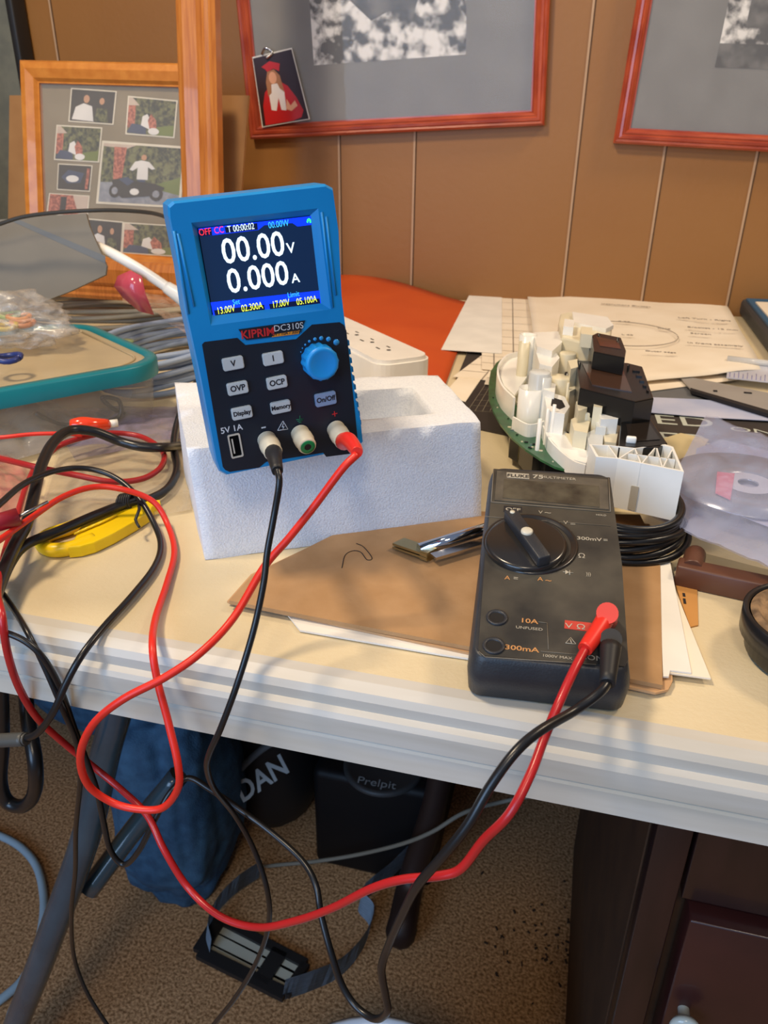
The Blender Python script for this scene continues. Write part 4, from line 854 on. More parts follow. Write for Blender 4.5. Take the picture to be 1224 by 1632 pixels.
link('display_glass', slab([(998, 676), (1034, 673), (1052, 700), (1002, 704)], .062, .0625), mat('dark_display_glass', rgb(40, 34, 30), .12, coat=.4), ic)
for L, h0, h1, m in [([(900, 610), (912, 606), (920, 618), (908, 624)], .034, .064, M_cr), ([(868, 606), (886, 612), (884, 626), (866, 620)], .034, .066, M_wh), ([(905, 575), (920, 572), (924, 584), (910, 588)], .05, .080, M_cr), ([(926, 520), (944, 522), (944, 534), (926, 532)], .086, .098, M_cr), ([(900, 508), (916, 510), (914, 522), (898, 520)], .086, .096, M_wh)]:
    link('clip_tower', slab(L, h0, h1), m, ic)
for a, b, h in ((985, 538, .0985), (955, 532, .0975), (1002, 582, .0835), (924, 578, .0835)): cyl(a, b, .078, h, 2.0, M_bk, 'locating_pin', seg=8)
# near end: ribbed white housing
top = [(939, 708), (969, 709), (1012, 714), (1060, 708), (1073, 712), (1090, 752), (1035, 741), (985, 731), (950, 728)]
hT, hB = .062, .026
P = hp(top, hT); cen = (sum(p[0] for p in P)/len(P), sum(p[1] for p in P)/len(P)); bm = newbm()
IN = [(cen[0]+(p[0]-cen[0])*.94, cen[1]+(p[1]-cen[1])*.90) for p in P]
A = [bm.verts.new((*p, TZ+hB)) for p in P]; B = [bm.verts.new((*p, TZ+hT)) for p in P]; Cv = [bm.verts.new((*p, TZ+hT)) for p in IN]; Dv = [bm.verts.new((*p, TZ+hT-.016)) for p in IN]
for i in range(len(P)):
    j = (i+1) % len(P); face(bm, (A[i], A[j], B[j], B[i])); face(bm, (B[i], B[j], Cv[j], Cv[i])); face(bm, (Cv[i], Cv[j], Dv[j], Dv[i]))
face(bm, Dv, 1); face(bm, list(reversed(A)))
rb = link('ribbed_housing', bm, [M_wh, M_cr], ic)
for a, b in (((969, 709), (985, 731)), ((985, 731), (1012, 714)), ((1012, 714), (1022, 739)), ((1022, 739), (1046, 711)), ((1046, 711), (1056, 745)), ((1056, 745), (1073, 713)), ((1000, 722), (1078, 732))):
    p, q_ = Z(*a, TZ+hT), Z(*b, TZ+hT); d = (q_-p); Mx = frameM((p+q_)/2-Vector((0, 0, .0082)), d, (0, 0, 1)); bm = newbm(); box(bm, (0, 0, 0), (d.length*.96, .0009, .016), M=Mx); link('rib', bm, M_wh, rb)
p = Z(1020, 790, TZ+.034); a_, b_ = Vector((*P[5], 0)), Vector((*P[7], 0)); d = a_-b_; sx_ = b_+d*.33
nrm_ = Vector((d.y, -d.x, 0)).normalized(); Mx = frameM(Vector((sx_.x, sx_.y, TZ+.036))+nrm_*.0003, d, nrm_); bm = newbm(); prism(bm, rrect(.0052, .018, .0006), 0, .0004, M=Mx); link('slot', bm, mat('shaded_slot_lining', rgb(186, 176, 156), .6), rb)

# ------------------------------------------------------------ coil of black cable, bag with disc, brown bracket, speaker
bm = newbm(); P = []; c = T(975, 868)
for k in range(7*24):
    a = 2*math.pi*k/24+2.0; t = k/24
    P.append(Vector((c.x+(.048+.0022*math.sin(t*2.2)-.0012*t)*math.cos(a), c.y+.006+(.046-.001*t)*math.sin(a), TZ+.008+.0035*t+.002*math.sin(a*2+t))))
tube(bm, P, .0026, 8, n=2); solo('coiled_cable', bm, M_blk, 'bundle of glossy black cable coiled behind the multimeter under the white ribbed housing', 'cable')
paper([(1052, 700), (1085, 690), (1130, 700), (1100, 745), (1075, 740)], .0035, mat('yellowed_paper', rgb(206, 190, 146), .7), 'yellowed crumpled paper just right of the black display modules', cat='paper')
dc_ = Z(1192, 772, TZ+.021); cdm = Matrix.Translation(dc_) @ Matrix.Rotation(math.radians(2), 4, 'X')
cdt = thing('compact_disc', 'grey disc with a pink label inside the clear bag at the right', 'disc', cdm)
bm = newbm(); lathe(bm, [(.0075, 0), (.058, 0), (.058, .0012), (.0075, .0012), (.0075, 0)], cdm, 64); link('disc_body', bm, mat('pale_grey_disc', rgb(168, 172, 186), .2, .4), cdt)
bm = newbm(); lathe(bm, [(.0075, .0013), (.019, .0013)], cdm, 40); link('disc_hub', bm, mat('milky_hub', rgb(206, 206, 222), .3), cdt, fix=False)
bm = newbm(); ppx = [Z(*p, dc_.z+.0016) for p in ((1143, 752), (1171, 755), (1164, 797), (1140, 786))]; prism(bm, [p.xy for p in ppx], dc_.z+.0013, dc_.z+.0019); link('label', bm, mat('pink_label_print', rgb(214, 92, 118), .5, var=rgb(226, 140, 160), vscale=160), cdt)
sheetq = [(1098, 728), (1165, 700), (1330, 760), (1330, 890), (1110, 800)]
paper([(1110, 715), (1150, 700), (1330, 745), (1330, 880), (1100, 790)], .0175, mat('pale_violet_paper', rgb(196, 196, 222), .5), 'pale violet paper insert under the disc in the clear bag', cat='paper', name='paper_insert')
bm = newbm(); bq = [Z(1125, 662, TZ+.026), Z(1360, 740, TZ+.03), Z(1360, 960, TZ+.034), Z(1040, 822, TZ+.022)]
# clear bag: upper skin with folds, lower skin under the insert
def bagskin(u, v): 
    p = bil(bq, u, v); return p+Vector((0, 0, .006*math.sin(math.pi*u)*math.sin(math.pi*v)+.004*nz((u*5, v*5, 3))+.0015*nz((u*16, v*12, 4))))
grid(bm, bagskin, 44, 34); 
def bagskin2(u, v): p = bagskin(u, v); e_ = math.sin(math.pi*min(1, u*1.0))*math.sin(math.pi*v); return p-Vector((0, 0, .0012+.018*min(1, e_*1.3)))
grid(bm, bagskin2, 24, 20)
solo('plastic_bag', bm, film('clear_blueish_bag_film', rgb(186, 196, 230), .30, .52, 9, .12, .35), 'clear bluish plastic bag holding a disc at the right edge', 'bag', fix=False)
# brown bracket
bb = thing('brown_bracket', 'brown plastic frame corner with a rounded upright end, at the right below the clear bag', 'frame', T(1090, 930))
M_brp = mat('chocolate_plastic', rgb(98, 62, 46), .4)
a, b = T(1072, 934), T(1300, 985); d = (b-a).normalized(); n_ = Vector((-d.y, d.x, 0))
bm = newbm(); Mx = frameM((a+b)/2+n_*.007+Vector((0, 0, .0075)), d, (0, 0, 1)); box(bm, (0, 0, 0), ((b-a).length, .014, .015), M=Mx, bev=.0015); link('long_rail', bm, M_brp, bb)
bm = newbm(); tube(bm, [a+n_*.006+d*.009+Vector((0, 0, .011)), a+n_*.020+d*.009+Vector((0, 0, .0115)), a+n_*.030+d*.009+Vector((0, 0, .010))], .0068, 16); link('rounded_end', bm, M_brp, bb)
bm = newbm(); prism(bm, [p.xy for p in (T(1090, 905), T(1100, 880), T(1330, 940), T(1330, 985), T(1100, 925))], TZ+.0006, TZ+.002); link('backing_sheet', bm, mat('grey_tan_backing', rgb(176, 162, 130), .6), bb)
# speaker
sc0 = Z(1316, 990, TZ+.026); sM = Matrix.Translation((sc0.x, sc0.y, TZ)) @ Matrix.Translation((0, 0, .001))
spk = thing('speaker_driver', 'round black speaker driver with a tan paper cone at the right edge of the table', 'speaker', sM)
bm = newbm(); lathe(bm, [(.034, 0), (.036, .002), (.037, .010), (.0405, .012), (.0410, .025), (.0385, .026), (.0375, .024)], sM, 56); link('basket', bm, M_blk, spk)
bm = newbm(); lathe(bm, [(.0370, .0245), (.034, .0265), (.031, .0235), (.029, .025), (.026, .022), (.015, .015)], sM, 56); link('paper_cone', bm, mat('dusty_tan_cone', rgb(150, 122, 90), .85, var=rgb(90, 72, 54), vscale=120, bump=.5), spk, fix=False)
bm = newbm(); lathe(bm, [(.016, .015), (.014, .022), (.008, .025), (0, .026)], sM, 32); link('dust_cap', bm, M_blk2, spk, fix=False)

# ------------------------------------------------------------ metal scraper on the card
sc_t = thing('scraper', 'small chrome handled scraper with a dull brass head lying on the brown card', 'tool', T(690, 880, .0068))
a, b = T(668, 876, .012), T(790, 838, .020); bm = newbm(); tube(bm, [a, b], .0042, 16, n=0); link('handle', bm, M_chrome, sc_t)
a2, b2 = T(690, 890, .011), T(800, 852, .014); d = b2-a2; bm = newbm(); box(bm, (0, 0, 0), (d.length, .007, .0015), M=frameM((a2+b2)/2, d, (0, 0, 1))); link('spring_plate', bm, M_steel, sc_t)
h0_, h1_ = T(628, 868, .010), T(682, 889, .010); d = h1_-h0_; Mx = frameM((h0_+h1_)/2+Vector((.002, .004, 0)), d, (0, .1, 1)); bm = newbm(); box(bm, (0, 0, .0012), (d.length, .013, .0016), M=Mx); box(bm, (0, -.004, -.0012), (d.length, .005, .0014), M=Mx); box(bm, (0, .002, -.0034), (d.length*.98, .009, .0016), M=Mx); box(bm, (d.length*.4, 0, 0), (.006, .012, .006), M=Mx); link('blade_head', bm, M_brass, sc_t)

# ------------------------------------------------------------ clutter at the left end of the table
def coil(name, label, px, py, rx, ry, turns, r, m, h0, dh, ph0=0, jit=.006, rot=0):
    c = T(px, py); P = []
    for k in range(int(turns*20)):
        a = 2*math.pi*k/20+ph0; t = k/20; rr = 1+jit*10*nz((t*1.7, a*.15, 3), 1)
        x, y = rx*rr*math.cos(a), ry*rr*math.sin(a)
        P.append(Vector((c.x+x*math.cos(rot)-y*math.sin(rot), c.y+x*math.sin(rot)+y*math.cos(rot), TZ+h0+dh*t+.002*math.sin(3*a+t*2))))
    bm = newbm(); tube(bm, P, r, 8, n=2); return solo(name, bm, m, label, 'cable')
coil('coiled_cable', 'beige-grey network cable in a flat coil in front of the oak frames', 178, 520, .155, .115, 9, .0031, mat('beige_grey_cable', rgb(170, 160, 138), .45), .004, .0045, jit=.012)
coil('coiled_cable', 'blue-grey cable coil between the food container and the power supply', 280, 592, .070, .12, 9, .0034, mat('blue_grey_cable', rgb(150, 168, 196), .35), .004, .0046, 1.0, jit=.014)
# food container
fcM = frameM(Z(60, 590, TZ+.062), Z(205, 573, TZ+.062)-Z(0, 608, TZ+.062), (0, 0, 1))
e_ = hit(fcM, 214, 546); bk_ = hit(fcM, 120, 512); ft_ = hit(fcM, 120, 600)
fcw, fcd = .23, (bk_.y-ft_.y)*1.02
fc = thing('food_container', 'clear plastic food container with a teal lid, black cables visible inside', 'container', fcM)
cx_, cy_ = e_.x-fcw/2, (bk_.y+ft_.y)/2
M_teal = mat('teal_plastic', rgb(22, 120, 130), .35); M_cbox = mat('clear_container_plastic', rgb(214, 206, 184), .15, alpha=.26, spec=.8)
bm = newbm()
def ringp(w_, d_, r_, z): return [bm.verts.new(fcM @ Vector((x, y, z))) for x, y in rrect(w_, d_, r_, 7, cx_, cy_)]
L_ = [ringp(fcw, fcd, .046, -.016), ringp(fcw, fcd, .046, -.002), ringp(fcw-.004, fcd-.004, .044, 0), ringp(fcw-.020, fcd-.020, .038, 0), ringp(fcw-.022, fcd-.022, .037, -.003)]
for A, B in zip(L_, L_[1:]):
    for i in range(len(A)): face(bm, (A[i], A[(i+1) % len(A)], B[(i+1) % len(A)], B[i]), 0, True)
link('lid_rim', bm, M_teal, fc, fix=True)
bm = newbm(); prism(bm, rrect(fcw-.022, fcd-.022, .037, 7, cx_, cy_), -.0045, -.003, M=fcM); L2 = [rrect(fcw-.04, fcd-.04, .030, 7, cx_, cy_)][0]
tube(bm, [fcM @ Vector((x, y, -.0025)) for x, y in L2+[L2[0]]], .0012, 6, n=0); link('lid_window', bm, mat('tan_clear_lid', rgb(196, 176, 138), .25, alpha=.8), fc)
bm = newbm(); L_ = [ringp(fcw-.010, fcd-.010, .042, -.0155), ringp(fcw-.016, fcd-.016, .038, -.045), ringp(fcw-.024, fcd-.024, .032, -.0605)]
for A, B in zip(L_, L_[1:]):
    for i in range(len(A)): face(bm, (A[i], A[(i+1) % len(A)], B[(i+1) % len(A)], B[i]), 0, True)
face(bm, list(reversed(L_[2]))); link('tub', bm, M_cbox, fc)
bm = newbm(); tube(bm, [fcM @ Vector(p) for p in [(e_.x-.13, ft_.y+.014, -.030), (e_.x-.11, ft_.y+.013, -.045), (e_.x-.08, ft_.y+.016, -.052), (e_.x-.055, ft_.y+.014, -.050), (e_.x-.052, ft_.y+.016, -.035), (e_.x-.066, ft_.y+.02, -.030), (e_.x-.058, ft_.y+.02, -.042), (e_.x-.046, ft_.y+.02, -.050)]], .0022, 8)
solo('stored_cable', bm, M_blk, 'black cable seen through the front wall of the teal-lidded container', 'cable')
bm = newbm(); lathe(bm, [(.009, -.006), (.009, -.004), (0, -.004)], fcM @ Matrix.Translation((e_.x+.003, cy_+.005, 0)), 16); link('lid_tab', bm, mat('sage_green_plastic', rgb(130, 150, 110), .4), fc)
# bag of sweets on the lid
def blob(cen_, rx, ry, rz, m, name, label, cat, seed=1, sub=3, amp=.15, fr=2.0, group=None, pw=1.0, flat=None):
    bm = newbm(); bmesh.ops.create_icosphere(bm, subdivisions=sub, radius=1)
    for v in bm.verts:
        n_ = v.co.normalized(); p = Vector([math.copysign(abs(c)**pw, c) for c in n_]); k = 1+amp*nz(n_, fr, seed)+amp*.4*nz(n_, fr*3, seed+1)
        q_ = Vector((p.x*rx*k, p.y*ry*k, p.z*rz*k))+Vector(cen_)
        if flat is not None and q_.z < flat: q_.z = flat
        v.co = q_
    for f in bm.faces: f.smooth = True
    return solo(name, bm, m, label, cat, group)
M_film = film('crinkled_clear_film', rgb(214, 206, 192), .12, .5, 40, .2, .6)
c = Z(20, 545, TZ+.062); blob(c+Vector((-.02, 0, .020)), .085, .05, .030, M_film, 'plastic_bag', 'crumpled clear bag of coloured rings sitting on the teal lid', 'bag', 2, 5, .28, 3, flat=c.z+.0015)
ringsc = [('orange_plastic', (226, 140, 60)), ('lime_plastic', (150, 180, 90)), ('yellow_plastic', (222, 190, 70)), ('peach_plastic', (220, 150, 110)), ('navy_plastic', (46, 60, 120))]
for (nm, cc), (px, py) in zip(ringsc, [(30, 505), (14, 502), (8, 520), (36, 515), (12, 570)]):
    p = Z(px, py, TZ+.078); bm = newbm(); tube(bm, [p+Vector((.011*math.cos(a), .011*math.sin(a), .001*math.sin(2*a))) for a in (2*math.pi*k/16 for k in range(17))], .0026, 8, n=0)
    solo('plastic_ring', bm, mat(nm, rgb(*cc), .35), '%s ring inside the crumpled bag on the teal lid' % nm.split('_')[0], 'ring', 'coloured rings in the bag')
# grey cardboard flap with a wire over it
FMx = faceM(Y(60, 420, .83), math.radians(10), math.radians(16), 0); fh = lambda px, py: hit(FMx, px, py).xy
bm = newbm(); prism(bm, [fh(*p) for p in [(-60, 352), (0, 350), (60, 345), (137, 340), (143, 362), (163, 408), (170, 424), (168, 438), (110, 465), (40, 492), (-60, 505)]], -.004, 0, M=FMx)
prism(bm, [fh(*p) for p in [(20, 353), (32, 351), (168, 408), (168, 420)]], 0, .0002, M=FMx, mi=1); 
solo('grey_cardboard', bm, [mat('grey_cardboard_face', rgb(128, 122, 110), .7, var=rgb(118, 113, 103), vscale=10), mat('slate_stripe', rgb(112, 116, 118), .7)], 'stiff grey cardboard sheet standing at the left edge above the bags', 'cardboard')
lead('wire', 'thin dark wire arching over the top of the grey cardboard sheet', [wp([(-40, 372, 'y', .80), (0, 357, 'y', .80), (40, 345, 'y', .805), (100, 338, 'y', .81), (170, 335, 'y', .815), (230, 338, 'y', .80), (262, 345, 'y', .76), (290, 360, 'y', .70), (330, 420, 'y', .62)])], mat('dark_grey_wire', rgb(58, 56, 52), .45), .0022, 'wire')
# pink tagged bag
tgq = [Z(200, 432, TZ+.040), Z(300, 470, TZ+.034), Z(310, 545, TZ+.030), Z(195, 480, TZ+.04)]
bm = newbm(); grid(bm, lambda u, v: bil(tgq, u, v)+Vector((0, 0, .010*math.sin(u*math.pi)+.006*nz((u*5, v*5, 8)))), 24, 18)
solo('plastic_bag', bm, film('peachy_clear_film', rgb(222, 196, 176), .25, .6, 30, .12, .8), 'clear peach-tinted bag lying over the cables beside the pink tag', 'bag', fix=False)
tp = [Y(px, py, .84) for px, py in [(188, 440), (208, 431), (226, 440), (232, 468), (246, 502), (222, 496), (196, 474), (182, 456)]]
bm = newbm(); tc_ = sum(tp, Vector())/len(tp)
for i in range(len(tp)): poly(bm, [tc_+Vector((0, -.008, .004)), tp[i], tp[(i+1) % len(tp)]])
for f in bm.faces: f.smooth = True
bmesh.ops.remove_doubles(bm, verts=bm.verts[:], dist=.0001); bmesh.ops.solidify(bm, geom=bm.faces[:], thickness=.0006)
solo('pink_tag', bm, mat('glossy_pink_film', rgb(206, 84, 100), .15, alpha=.9, coat=.5), 'shiny pink-red plastic tag on the cables behind the teal container', 'tag')
# clear bags on the table
def bag(px4, hs, label, m, bump_=.012, seed=1, name='plastic_bag'):
    q_ = [Z(a, b, TZ+h) for (a, b), h in zip(px4, hs)]; bm = newbm()
    def f(u, v):
        p = bil(q_, u, v); e_ = math.sin(math.pi*u)**.5*math.sin(math.pi*v)**.5
        return p+Vector((0, 0, bump_*e_*(.6+.8*abs(nz((u*2.5, v*2.5, seed))))+.003*nz((u*9, v*9, seed+4))*e_+.0015))
    grid(bm, f, 40, 30); return solo(name, bm, m, label, 'bag', fix=False)
bag([(-60, 620), (60, 622), (150, 700), (-60, 760)], [.004]*4, 'clear grey-tinted bag in front of the teal container at the left edge', film('greyish_clear_film', rgb(160, 154, 146), .4, .75, 18, .18, .9), .035, 5)
bag([(70, 655), (285, 650), (300, 700), (120, 735)], [.001]*4, 'lilac-tinted plastic bag under the red clip, beside the foam block', film('lilac_film', rgb(140, 132, 156), .5, .9, 25, .15, .8), .008, 9)
bag([(95, 715), (292, 700), (305, 815), (50, 860)], [.001]*4, 'large flat clear bag under the test leads left of the foam block', film('tan_clear_film', rgb(198, 184, 158), .22, .6, 20, .12, .9), .010, 13)
bag([(-60, 735), (50, 740), (45, 830), (-60, 880)], [.003]*4, 'clear bag of red leads at the left edge', film('pink_clear_film', rgb(214, 120, 120), .3, .7, 30, .12, .9), .022, 17)
# leads on the clutter
lead('test_lead', 'dark red lead making a wide loop on the clear bags', [wp([(-60, 722, 'z', TZ+.03), (0, 731, 'z', TZ+.03), (60, 745, 'z', TZ+.03), (120, 757, 'z', TZ+.022), (180, 768, 'z', TZ+.016), (230, 762, 'z', TZ+.012), (258, 742, 'z', TZ+.012), (258, 718, 'z', TZ+.012), (225, 696, 'z', TZ+.014), (175, 690, 'z', TZ+.018), (130, 698, 'z', TZ+.022), (95, 710, 'z', TZ+.02), (75, 726, 'z', TZ+.018)])], mat('wine_red_pvc', rgb(166, 38, 38), .3), .0024, 'test lead')
lead('test_lead', 'thin bright red lead running in from the left edge towards the red clip', [wp([(-50, 697, 'z', TZ+.035), (0, 697, 'z', TZ+.035), (50, 692, 'z', TZ+.035), (100, 691, 'z', TZ+.033), (130, 694, 'z', TZ+.028)])], M_red, .0017, 'test lead')
cl = thing('alligator_clip', 'orange-red insulated clip with a white tip lying on the bags', 'clip', Z(150, 682, TZ+.03))
bm = newbm(); tube(bm, wp([(113, 678, 'z', TZ+.036), (130, 677, 'z', TZ+.036), (150, 678, 'z', TZ+.034), (172, 676, 'z', TZ+.032)]), lambda t: .0035+.0035*math.sin(math.pi*min(1, .15+t*.75)), 14, 4); link('insulator', bm, mat('orange_red_gloss', rgb(232, 66, 32), .15, coat=.5), cl)
bm = newbm(); tube(bm, wp([(170, 676, 'z', TZ+.032), (188, 674, 'z', TZ+.032)]), .0034, 14, n=0); link('tip', bm, M_white, cl)
pt = thing('test_probe', 'dark red probe handle with a bare steel needle pointing right, at the left edge', 'test probe', Z(20, 830, TZ+.045))
bm = newbm(); tube(bm, wp([(-70, 852, 'z', TZ+.040), (0, 832, 'z', TZ+.041), (30, 823, 'z', TZ+.042)]), .0056, 14, n=0); link('handle', bm, mat('maroon_rubber', rgb(150, 36, 48), .35), pt)
bm = newbm(); tube(bm, wp([(30, 823, 'z', TZ+.042), (76, 800, 'z', TZ+.043)]), .0011, 8, n=0); link('needle', bm, M_steel, pt)
pc = thing('mains_cable', 'thick black power cord snaking between the foam block and the bags, folded over at left', 'cable', T(200, 800))
bm = newbm(); tube(bm, wp([(322, 598, 'z', TZ+.010), (300, 630, 'z', TZ+.010), (284, 670, 'z', TZ+.010), (277, 710, 'z', TZ+.008), (282, 748, 'z', TZ+.006), (268, 778, 'z', TZ+.006), (236, 796, 'z', TZ+.008), (205, 801, 'z', TZ+.012), (150, 822, 'z', TZ+.014), (95, 846, 'z', TZ+.014), (42, 868, 'z', TZ+.014), (15, 900, 'z', TZ+.012), (-10, 960, 'z', TZ+.01)]), .0034, 12); link('cord', bm, M_blk, pc)
bm = newbm(); tube(bm, wp([(330, 700, 'z', TZ+.004), (290, 710, 'z', TZ+.006), (262, 713, 'z', TZ+.02), (225, 712, 'z', TZ+.024), (190, 703, 'z', TZ+.028), (150, 688, 'z', TZ+.038), (112, 686, 'z', TZ+.042), (85, 705, 'z', TZ+.042), (66, 742, 'z', TZ+.038), (54, 790, 'z', TZ+.032), (42, 835, 'z', TZ+.026), (22, 872, 'z', TZ+.022), (2, 920, 'z', TZ+.018), (-20, 990, 'z', TZ+.014)]), .0040, 12); link('cord', bm, M_blk, pc)
bm = newbm(); P = []
for k in range(48):
    a = k*.8; b = Z(192+k*.45, 802-k*.1, TZ+.013); P.append(b+Vector((0, .0062*math.cos(a), .0062*math.sin(a))))
P += wp([(222, 812, 'z', TZ+.018), (216, 828, 'z', TZ+.014), (222, 840, 'z', TZ+.012)]); tube(bm, P, .0011, 6, n=2); link('twist_tie', bm, M_blk2, pc)
# yellow stripping tool
yt = thing('wire_stripper', 'yellow plastic stripping tool with a looped handle lying below the black cord', 'tool', T(150, 845))
M_yel = mat('bright_yellow_plastic', rgb(246, 208, 20), .3)
bm = newbm(); tube(bm, [T(*p, .005) for p in [(150, 826), (110, 842), (80, 852), (66, 864), (80, 876), (112, 874), (150, 860)]], .0050, 12); link('handle_loop', bm, M_yel, yt)
bm = newbm(); prism(bm, [T(*p, .009).xy for p in [(128, 838), (150, 822), (190, 806), (232, 797), (255, 796), (256, 802), (243, 806), (238, 815), (215, 830), (180, 850), (150, 864), (128, 870), (108, 872), (118, 858)]], TZ+.0005, TZ+.009, bev=.001)
for k in range(4): a, b = T(118+12*k, 851-5*k, .0105), T(150+12*k, 836-5*k, .0105); tube(bm, [a, b], .0008, 6, n=0)
link('tool_body', bm, M_yel, yt)

# ------------------------------------------------------------ under the table
M_bbag = mat('navy_blue_nylon', rgb(58, 98, 128), .75, var=rgb(42, 76, 104), vscale=60, bump=.4, bscale=500)
c = Y(286, 1330, .69); blob(Vector((c.x, .705, .19)), .078, .095, .20, M_bbag, 'blue_bag', 'large slumped navy blue cloth bag standing on the carpet under the table', 'bag', 4, 5, .16, 1.6, pw=.75, flat=.0)
c = Y(165, 1180, .98); blob(Vector((c.x, 1.0, .11)), .15, .10, .125, M_bbag, 'blue_bag', 'smaller navy blue cloth bag farther back beside the table leg', 'bag', 8, 5, .15, 1.7, pw=.8, flat=.0)
kb = thing('black_bag', 'black bag with a curved grey lettered band beside the big blue bag', 'bag', Y(440, 1260, .84))
bm = newbm(); bmesh.ops.create_icosphere(bm, subdivisions=4, radius=1); c = Y(436, 1270, .86)
for v in bm.verts:
    n_ = v.co.normalized(); v.co = Vector((c.x+n_.x*.085, .875+n_.y*.095, max(.001, .15+n_.z*.20)))
for f in bm.faces: f.smooth = True
link('bag_body', bm, M_blk2, kb)
KM = faceM(Y(424, 1240, .752), math.radians(-8), math.radians(34), math.radians(46)); text('DAN', .040, KM @ Matrix.Translation((0, 0, .012)), mat('grey_print', rgb(150, 152, 150), .6), kb, sx=1.0, bold=.0008)
bm = newbm(); grid(bm, lambda u, v: KM @ Vector((-.05+.11*u, .020+.010*v+.012*math.sin(u*2.4), .002)), 10, 1, thick=.001); link('band', bm, mat('dark_grey_band', rgb(96, 98, 98), .6), kb)
sb = thing('black_case', 'low black case with a round lettered cover, half hidden under the table', 'case', Vector((Y(560, 1320, .9).x, .9, 0)))
x0_, x1_ = Y(496, 1330, .76).x, Y(690, 1340, .76).x
M_case = mat('satin_black_plastic', rgb(16, 16, 18), .5, spec=.3)
bm = newbm(); box(bm, ((x0_+x1_)/2, .905, .095), (x1_-x0_, .27, .19), bev=.012, seg=3); link('case_body', bm, M_case, sb)
dcn = Z(612, 1218, .1925); bm = newbm(); lathe(bm, [(.058, -.004), (.058, .0), (.054, .003), (.050, .001), (0, .0015)], Matrix.Translation(dcn), 48); rc = link('round_cover', bm, mat('dark_grey_cover', rgb(58, 58, 58), .5), sb)
text('Prelpit', .019, frameM(Z(600, 1248, .1945), (1, .06, 0), (0, 0, 1)), mat('silver_print', rgb(150, 152, 150), .5), sb, sx=1.1)
# desk pedestal on the right
pd = thing('wooden_cabinet', 'dark mahogany cabinet with a pale round knob under the right of the table', 'cabinet', Vector((.25, .6, 0)))
M_mah = mat('dark_mahogany', rgb(46, 26, 24), .35, var=rgb(34, 19, 18), vscale=10, stretch=(6, 6, 1), coat=.2)
CY = .385; xa = Y(1032, 1374, CY).x; xb = Y(1085, 1439, CY).x; zd = Y(1085, 1439, CY).z
bm = newbm(); box(bm, ((xa+.60)/2, CY+.27, .34), (.60-xa, .50, .68)); link('carcass', bm, mat('brown_side_panel', rgb(74, 50, 32), .6, var=rgb(60, 40, 26)), pd)
bm = newbm(); box(bm, ((xa+xb)/2-.001, CY+.010, .34), (xb-xa-.004, .02, .68), bev=.001); link('stile', bm, M_mah, pd)
bm = newbm(); box(bm, ((xb+.60)/2, CY+.010, (zd+.68)/2), (.60-xb, .016, .68-zd-.004), bev=.001); link('apron_panel', bm, M_mah, pd)
dk1 = Y(1087, 1452, CY); dk2 = Y(1155, 1468, CY)
bm = newbm(); box(bm, ((xb+.60)/2+.003, CY+.004, zd-.080), (.60-xb-.006, .024, .150), bev=.0015); dw = link('drawer', bm, mat('reddish_mahogany', rgb(62, 30, 28), .35, var=rgb(46, 22, 22), vscale=10, coat=.2), pd)
bm = newbm(); box(bm, ((xb+.60)/2+.003, CY+.004, (zd-.16)/2), (.60-xb-.006, .024, zd-.165), bev=.0015); link('drawer', bm, MATS['reddish_mahogany'], pd)
kp = Y(1090, 1617, CY-.012); bm = newbm(); lathe(bm, [(.004, -.002), (.004, .008), (.009, .010), (.0105, .013), (.0095, .0155), (.004, .0165), (.0018, .0150), (0, .0148)], frameM(Vector((kp.x, CY-.008, kp.z)), (1, 0, 0), (0, -1, .0)), 32); link('knob', bm, mat('pale_ceramic', rgb(196, 206, 200), .2, coat=.4), dw)
# slatted plate with strap loops on the carpet
fp_ = thing('strap_buckle', 'flat black buckle plate with pale slats and grey webbing loops lying on the carpet', 'buckle', Z(430, 1530, 0))
A_, B_, C2, D2 = [Z(*p, .008) for p in ((318, 1518), (455, 1586), (487, 1537), (350, 1466))]
def bar(a, b, w_=.012, t_=.008, name='frame_bar', m=M_blk2): d = b-a; bm = newbm(); box(bm, (0, 0, 0), (d.length, w_, t_), M=frameM((a+b)/2, d, (0, 0, 1))); return link(name, bm, m, fp_)
bar(A_, B_, .016); bar(D2, C2, .012); bar(A_, D2, .02); bar(B_, C2, .012); bar(A_*.28+B_*.72, D2*.28+C2*.72, .022)
M_web = mat('grey_blue_webbing', rgb(160, 182, 204), .7, var=rgb(140, 162, 184), vscale=90, stretch=(1, 1, 6))
for k in range(3): u = (k+.5)/3; bar((A_*(1-u)+D2*u)*.97+(B_*(1-u)+C2*u)*.03-Vector((0, 0, .003)), (A_*(1-u)+D2*u)*.03+(B_*(1-u)+C2*u)*.97-Vector((0, 0, .003)), .019, .004, 'slat', mat('pale_slat', rgb(176, 178, 164), .5))
def ribbon(name, pl, wv, label, cat='strap'):
    P = smoothpath(wp(pl), 6); bm = newbm(); A, B = [], []
    for i, p in enumerate(P):
        t = i/(len(P)-1); wd = wv*Vector((0.15, .1, 1)); A.append(bm.verts.new(p-wd/2)); B.append(bm.verts.new(p+wd/2))
    for i in range(len(P)-1): face(bm, (A[i], A[i+1], B[i+1], B[i]), 0, True)
    bmesh.ops.solidify(bm, geom=bm.faces[:], thickness=.0015); return link(name, bm, M_web, fp_)
ribbon('webbing', [(335, 1512, 'z', .02), (330, 1478, 'z', .025), (348, 1440, 'z', .03), (380, 1408, 'z', .03), (415, 1385, 'z', .03)], .035, '')
ribbon('webbing', [(452, 1578, 'z', .02), (500, 1562, 'z', .022), (545, 1540, 'z', .022), (580, 1500, 'z', .022), (592, 1460, 'z', .022), (575, 1430, 'z', .03), (620, 1390, 'z', .05), (660, 1350, 'z', .08), (690, 1320, 'z', .10)], .040, '')
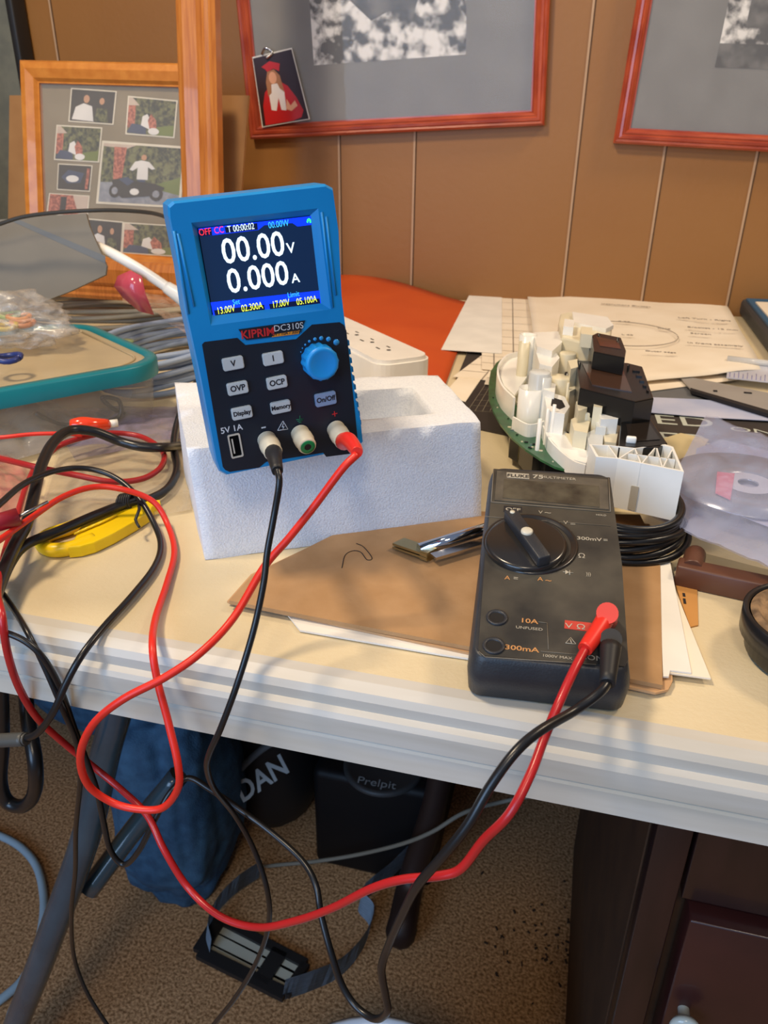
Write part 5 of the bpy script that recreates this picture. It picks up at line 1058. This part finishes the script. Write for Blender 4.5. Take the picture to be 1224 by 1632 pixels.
bm = newbm(); tube(bm, [Z(640, 1480, .0), Z(640, 1480, .035), Y(656, 1400, .735), Y(690, 1290, .755), Y(712, 1180, .77), Y(730, 1080, .78)], lambda t: .022-.008*t, 12); solo('chair_leg', bm, mat('dark_brown_wood', rgb(42, 28, 24), .5), 'dark brown furniture leg with a round foot behind the webbing strap', 'leg')
lead('cord', 'thin grey cord strung across the dark space under the table', [wp([(405, 1388, 'y', .75), (430, 1380, 'y', .745), (500, 1373, 'y', .74), (570, 1362, 'y', .735), (640, 1345, 'y', .72), (690, 1325, 'y', .715), (740, 1295, 'y', .73), (800, 1278, 'y', .76), (860, 1266, 'y', .76)])], mat('dirty_grey_cord', rgb(128, 122, 108), .7), .0028, 'cord')
lead('hose', 'pale blue-white hose looping on the carpet at the bottom left', [wp([(-40, 1320, 'z', .01), (0, 1332, 'z', .01), (35, 1352, 'z', .01), (60, 1385, 'z', .01), (70, 1440, 'z', .01), (62, 1500, 'z', .01), (40, 1555, 'z', .01), (5, 1590, 'z', .01), (-40, 1620, 'z', .01)])], mat('pale_blue_vinyl', rgb(150, 176, 192), .3), .0058, 'hose')
lead('hose', 'black rubber hose hanging in a loop at the left below the table edge', [wp([(0, 1080, 'y', .40), (3, 1180, 'y', .40), (0, 1245, 'y', .40), (12, 1278, 'y', .40), (38, 1284, 'y', .40), (55, 1262, 'y', .40), (56, 1215, 'y', .40), (45, 1150, 'y', .42), (40, 1090, 'y', .44)])], M_blk, .0062, 'hose')
bn = Z(592, 1850, .26); bm = newbm(); bM = Matrix.Translation((bn.x, bn.y, 0))
lathe(bm, [(0, .002), (.085, 0), (.105, .25), (.112, .255), (.113, .262), (.108, .264), (.102, .258), (.083, .006), (0, .006)], bM, 56); solo('waste_bin', bm, mat('white_blue_plastic', rgb(214, 226, 238), .3), 'round white-blue waste bin whose rim just shows at the bottom edge', 'bin')
random.seed(11); bm = newbm()
for k in range(60):
    a = Z(870+random.gauss(0, 50), 1500+random.gauss(0, 45), .002); box(bm, (0, 0, 0), (.002+.004*random.random(), .001+.002*random.random(), .002), M=Matrix.Translation((a.x, a.y, .0012)) @ Matrix.Rotation(random.random()*3, 4, 'Z'))
o = solo('carpet_debris', bm, mat('dark_brown_crumbs', rgb(58, 44, 34), .9), 'scattered dark crumbs on the brown carpet in front of the cabinet', 'debris'); o['kind'] = 'stuff'
